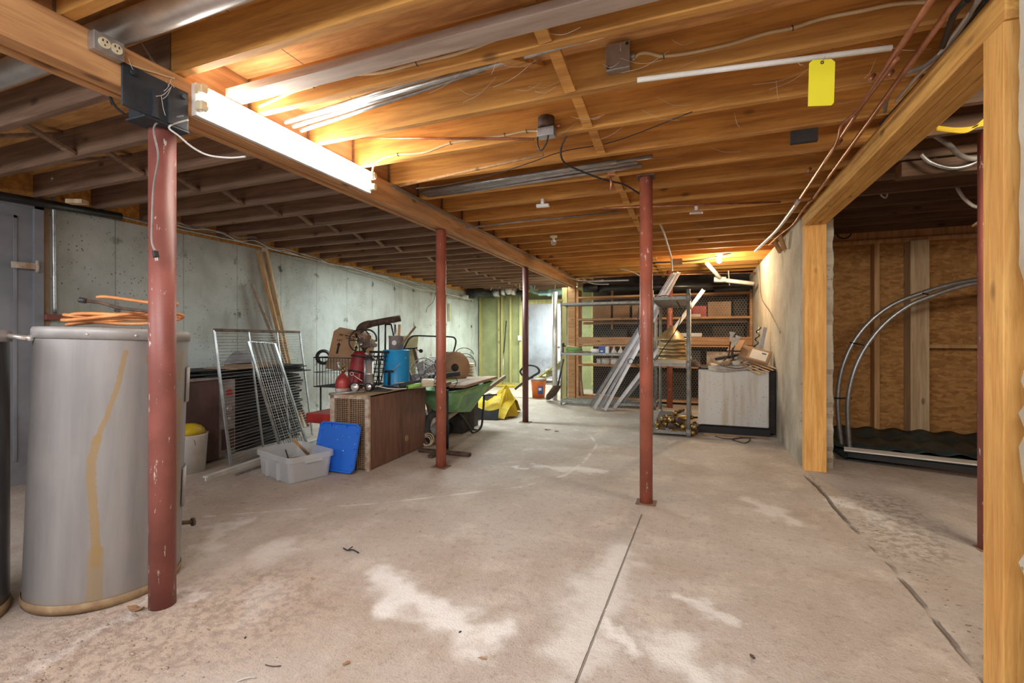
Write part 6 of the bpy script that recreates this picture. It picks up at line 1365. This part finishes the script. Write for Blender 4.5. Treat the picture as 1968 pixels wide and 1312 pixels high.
S(MB().tube(crv([(1.66, 3.74, 2.30), (1.72, 3.74, 2.34), (1.85, 3.74, 2.36), (2.3, 3.74, 2.365), (3.3, 3.74, 2.37)], 5), .018, 10), 'black_pipe', M['steel'], 'grey pipe running right above the old timber in the side room', 'pipe')
S(MB().cyl(ay(1796, 262, 3.9), ay(1795, 310, 3.9), .014, 10), 'pipe_drop', M['steel'], 'short vertical grey pipe under the side room ceiling', 'pipe')
yc = [(1798, 243), (1830, 247), (1860, 246), (1890, 240)]
for i in range(3): cable([ay(u, v+3*i-(8*i if j == 3 else 0), 3.3) for j, (u, v) in enumerate(yc)], .007, M['yellow'], 'yellow_cable', 'yellow cable under the side room ceiling, %s of three from the top' % ORD[i])
cable([ay(1790, 256, 3.7), ay(1820, 275, 3.7), ay(1845, 298, 3.7), ay(1870, 305, 3.7), ay(1890, 300, 3.7)], .016, M['wiregrey'], 'grey_cable', 'thick dusty cable sagging under the side room ceiling')
cable([ay(1665, 352, 4.9), ay(1680, 365, 4.9), ay(1720, 368, 4.9), ay(1770, 362, 4.9), ay(1828, 353, 4.9), ay(1838, 352, 4.9)], .011, M['copper'], 'copper_pipe', 'slim copper pipe bending under the old timber in the side room')
cable([ay(1838, 350, 4.8), ay(1842, 365, 4.7), ay(1855, 383, 4.7), ay(1872, 396, 4.7), ay(1888, 398, 4.7)], .013, M['wirewhite'], 'white_cable', 'white cable curving down to the right in the side room')
S(MB().ring(ay(1838, 350, 4.78), (0, 1, 0), .035, .009, 18, 7), 'pipe_ring', M['wirewhite'], 'small pale ring hanger on the copper pipe in the side room', 'ring')
cable([ay(1690, 352, 4.85), ay(1692, 372, 4.85), ay(1702, 380, 4.85), ay(1706, 368, 4.85), ay(1700, 355, 4.85)], .006, M['wirewhite'], 'wire_knot', 'tangle of pale wire below the end of the old timber in the side room')
S(MB().ring(ay(1622, 445, 6.5), (.2, -1, 0), .08, .008, 22, 7), 'wire_coil', M['blackm'], 'small dark wire coil hung at the top left of the board wall', 'wire')
S(MB().cyl(ay(1870, 434, 3.6), ay(1890, 420, 3.5), .008, 6), 'thin_lath', M['stud'], 'thin pale lath poking out beside the nearest timber post', 'lath')
# underside box on the left joists
S(MB().box(ay(584, 450, jy[11]-.04), (.13, .06, .08)), 'junction_box', M['steel'], 'small grey junction box under the dim joists left of the beam', 'junction box')
S(MB().box(ay(148, 388, 2.1), (.12, .06, .03), .4), 'wood_wedge', M['paleplank'], 'pale wooden wedge on the black pipe at the top of the left wall', 'wedge')
cable([ay(560, 470, 5.4), ay(640, 462, 5.4), ay(740, 452, 5.4), ay(835, 437, 5.4)], .006, M['wiregrey'], 'dusty_cable', 'dusty cable strung under the dim joists left of the second red post')
for i, z in enumerate((2.375, 2.355)):
    cable([(BX+.078, 3.0, z), (BX+.08, 4.0, z-.012), (BX+.078, 5.0, z), (BX+.08, 6.0, z-.015), (BX+.078, 7.2, z), (BX+.08, 8.8, z-.01)], .0045, M['wiregrey'], 'beam_cable', ['upper', 'lower'][i]+' thin cable stapled along the right face of the main beam')
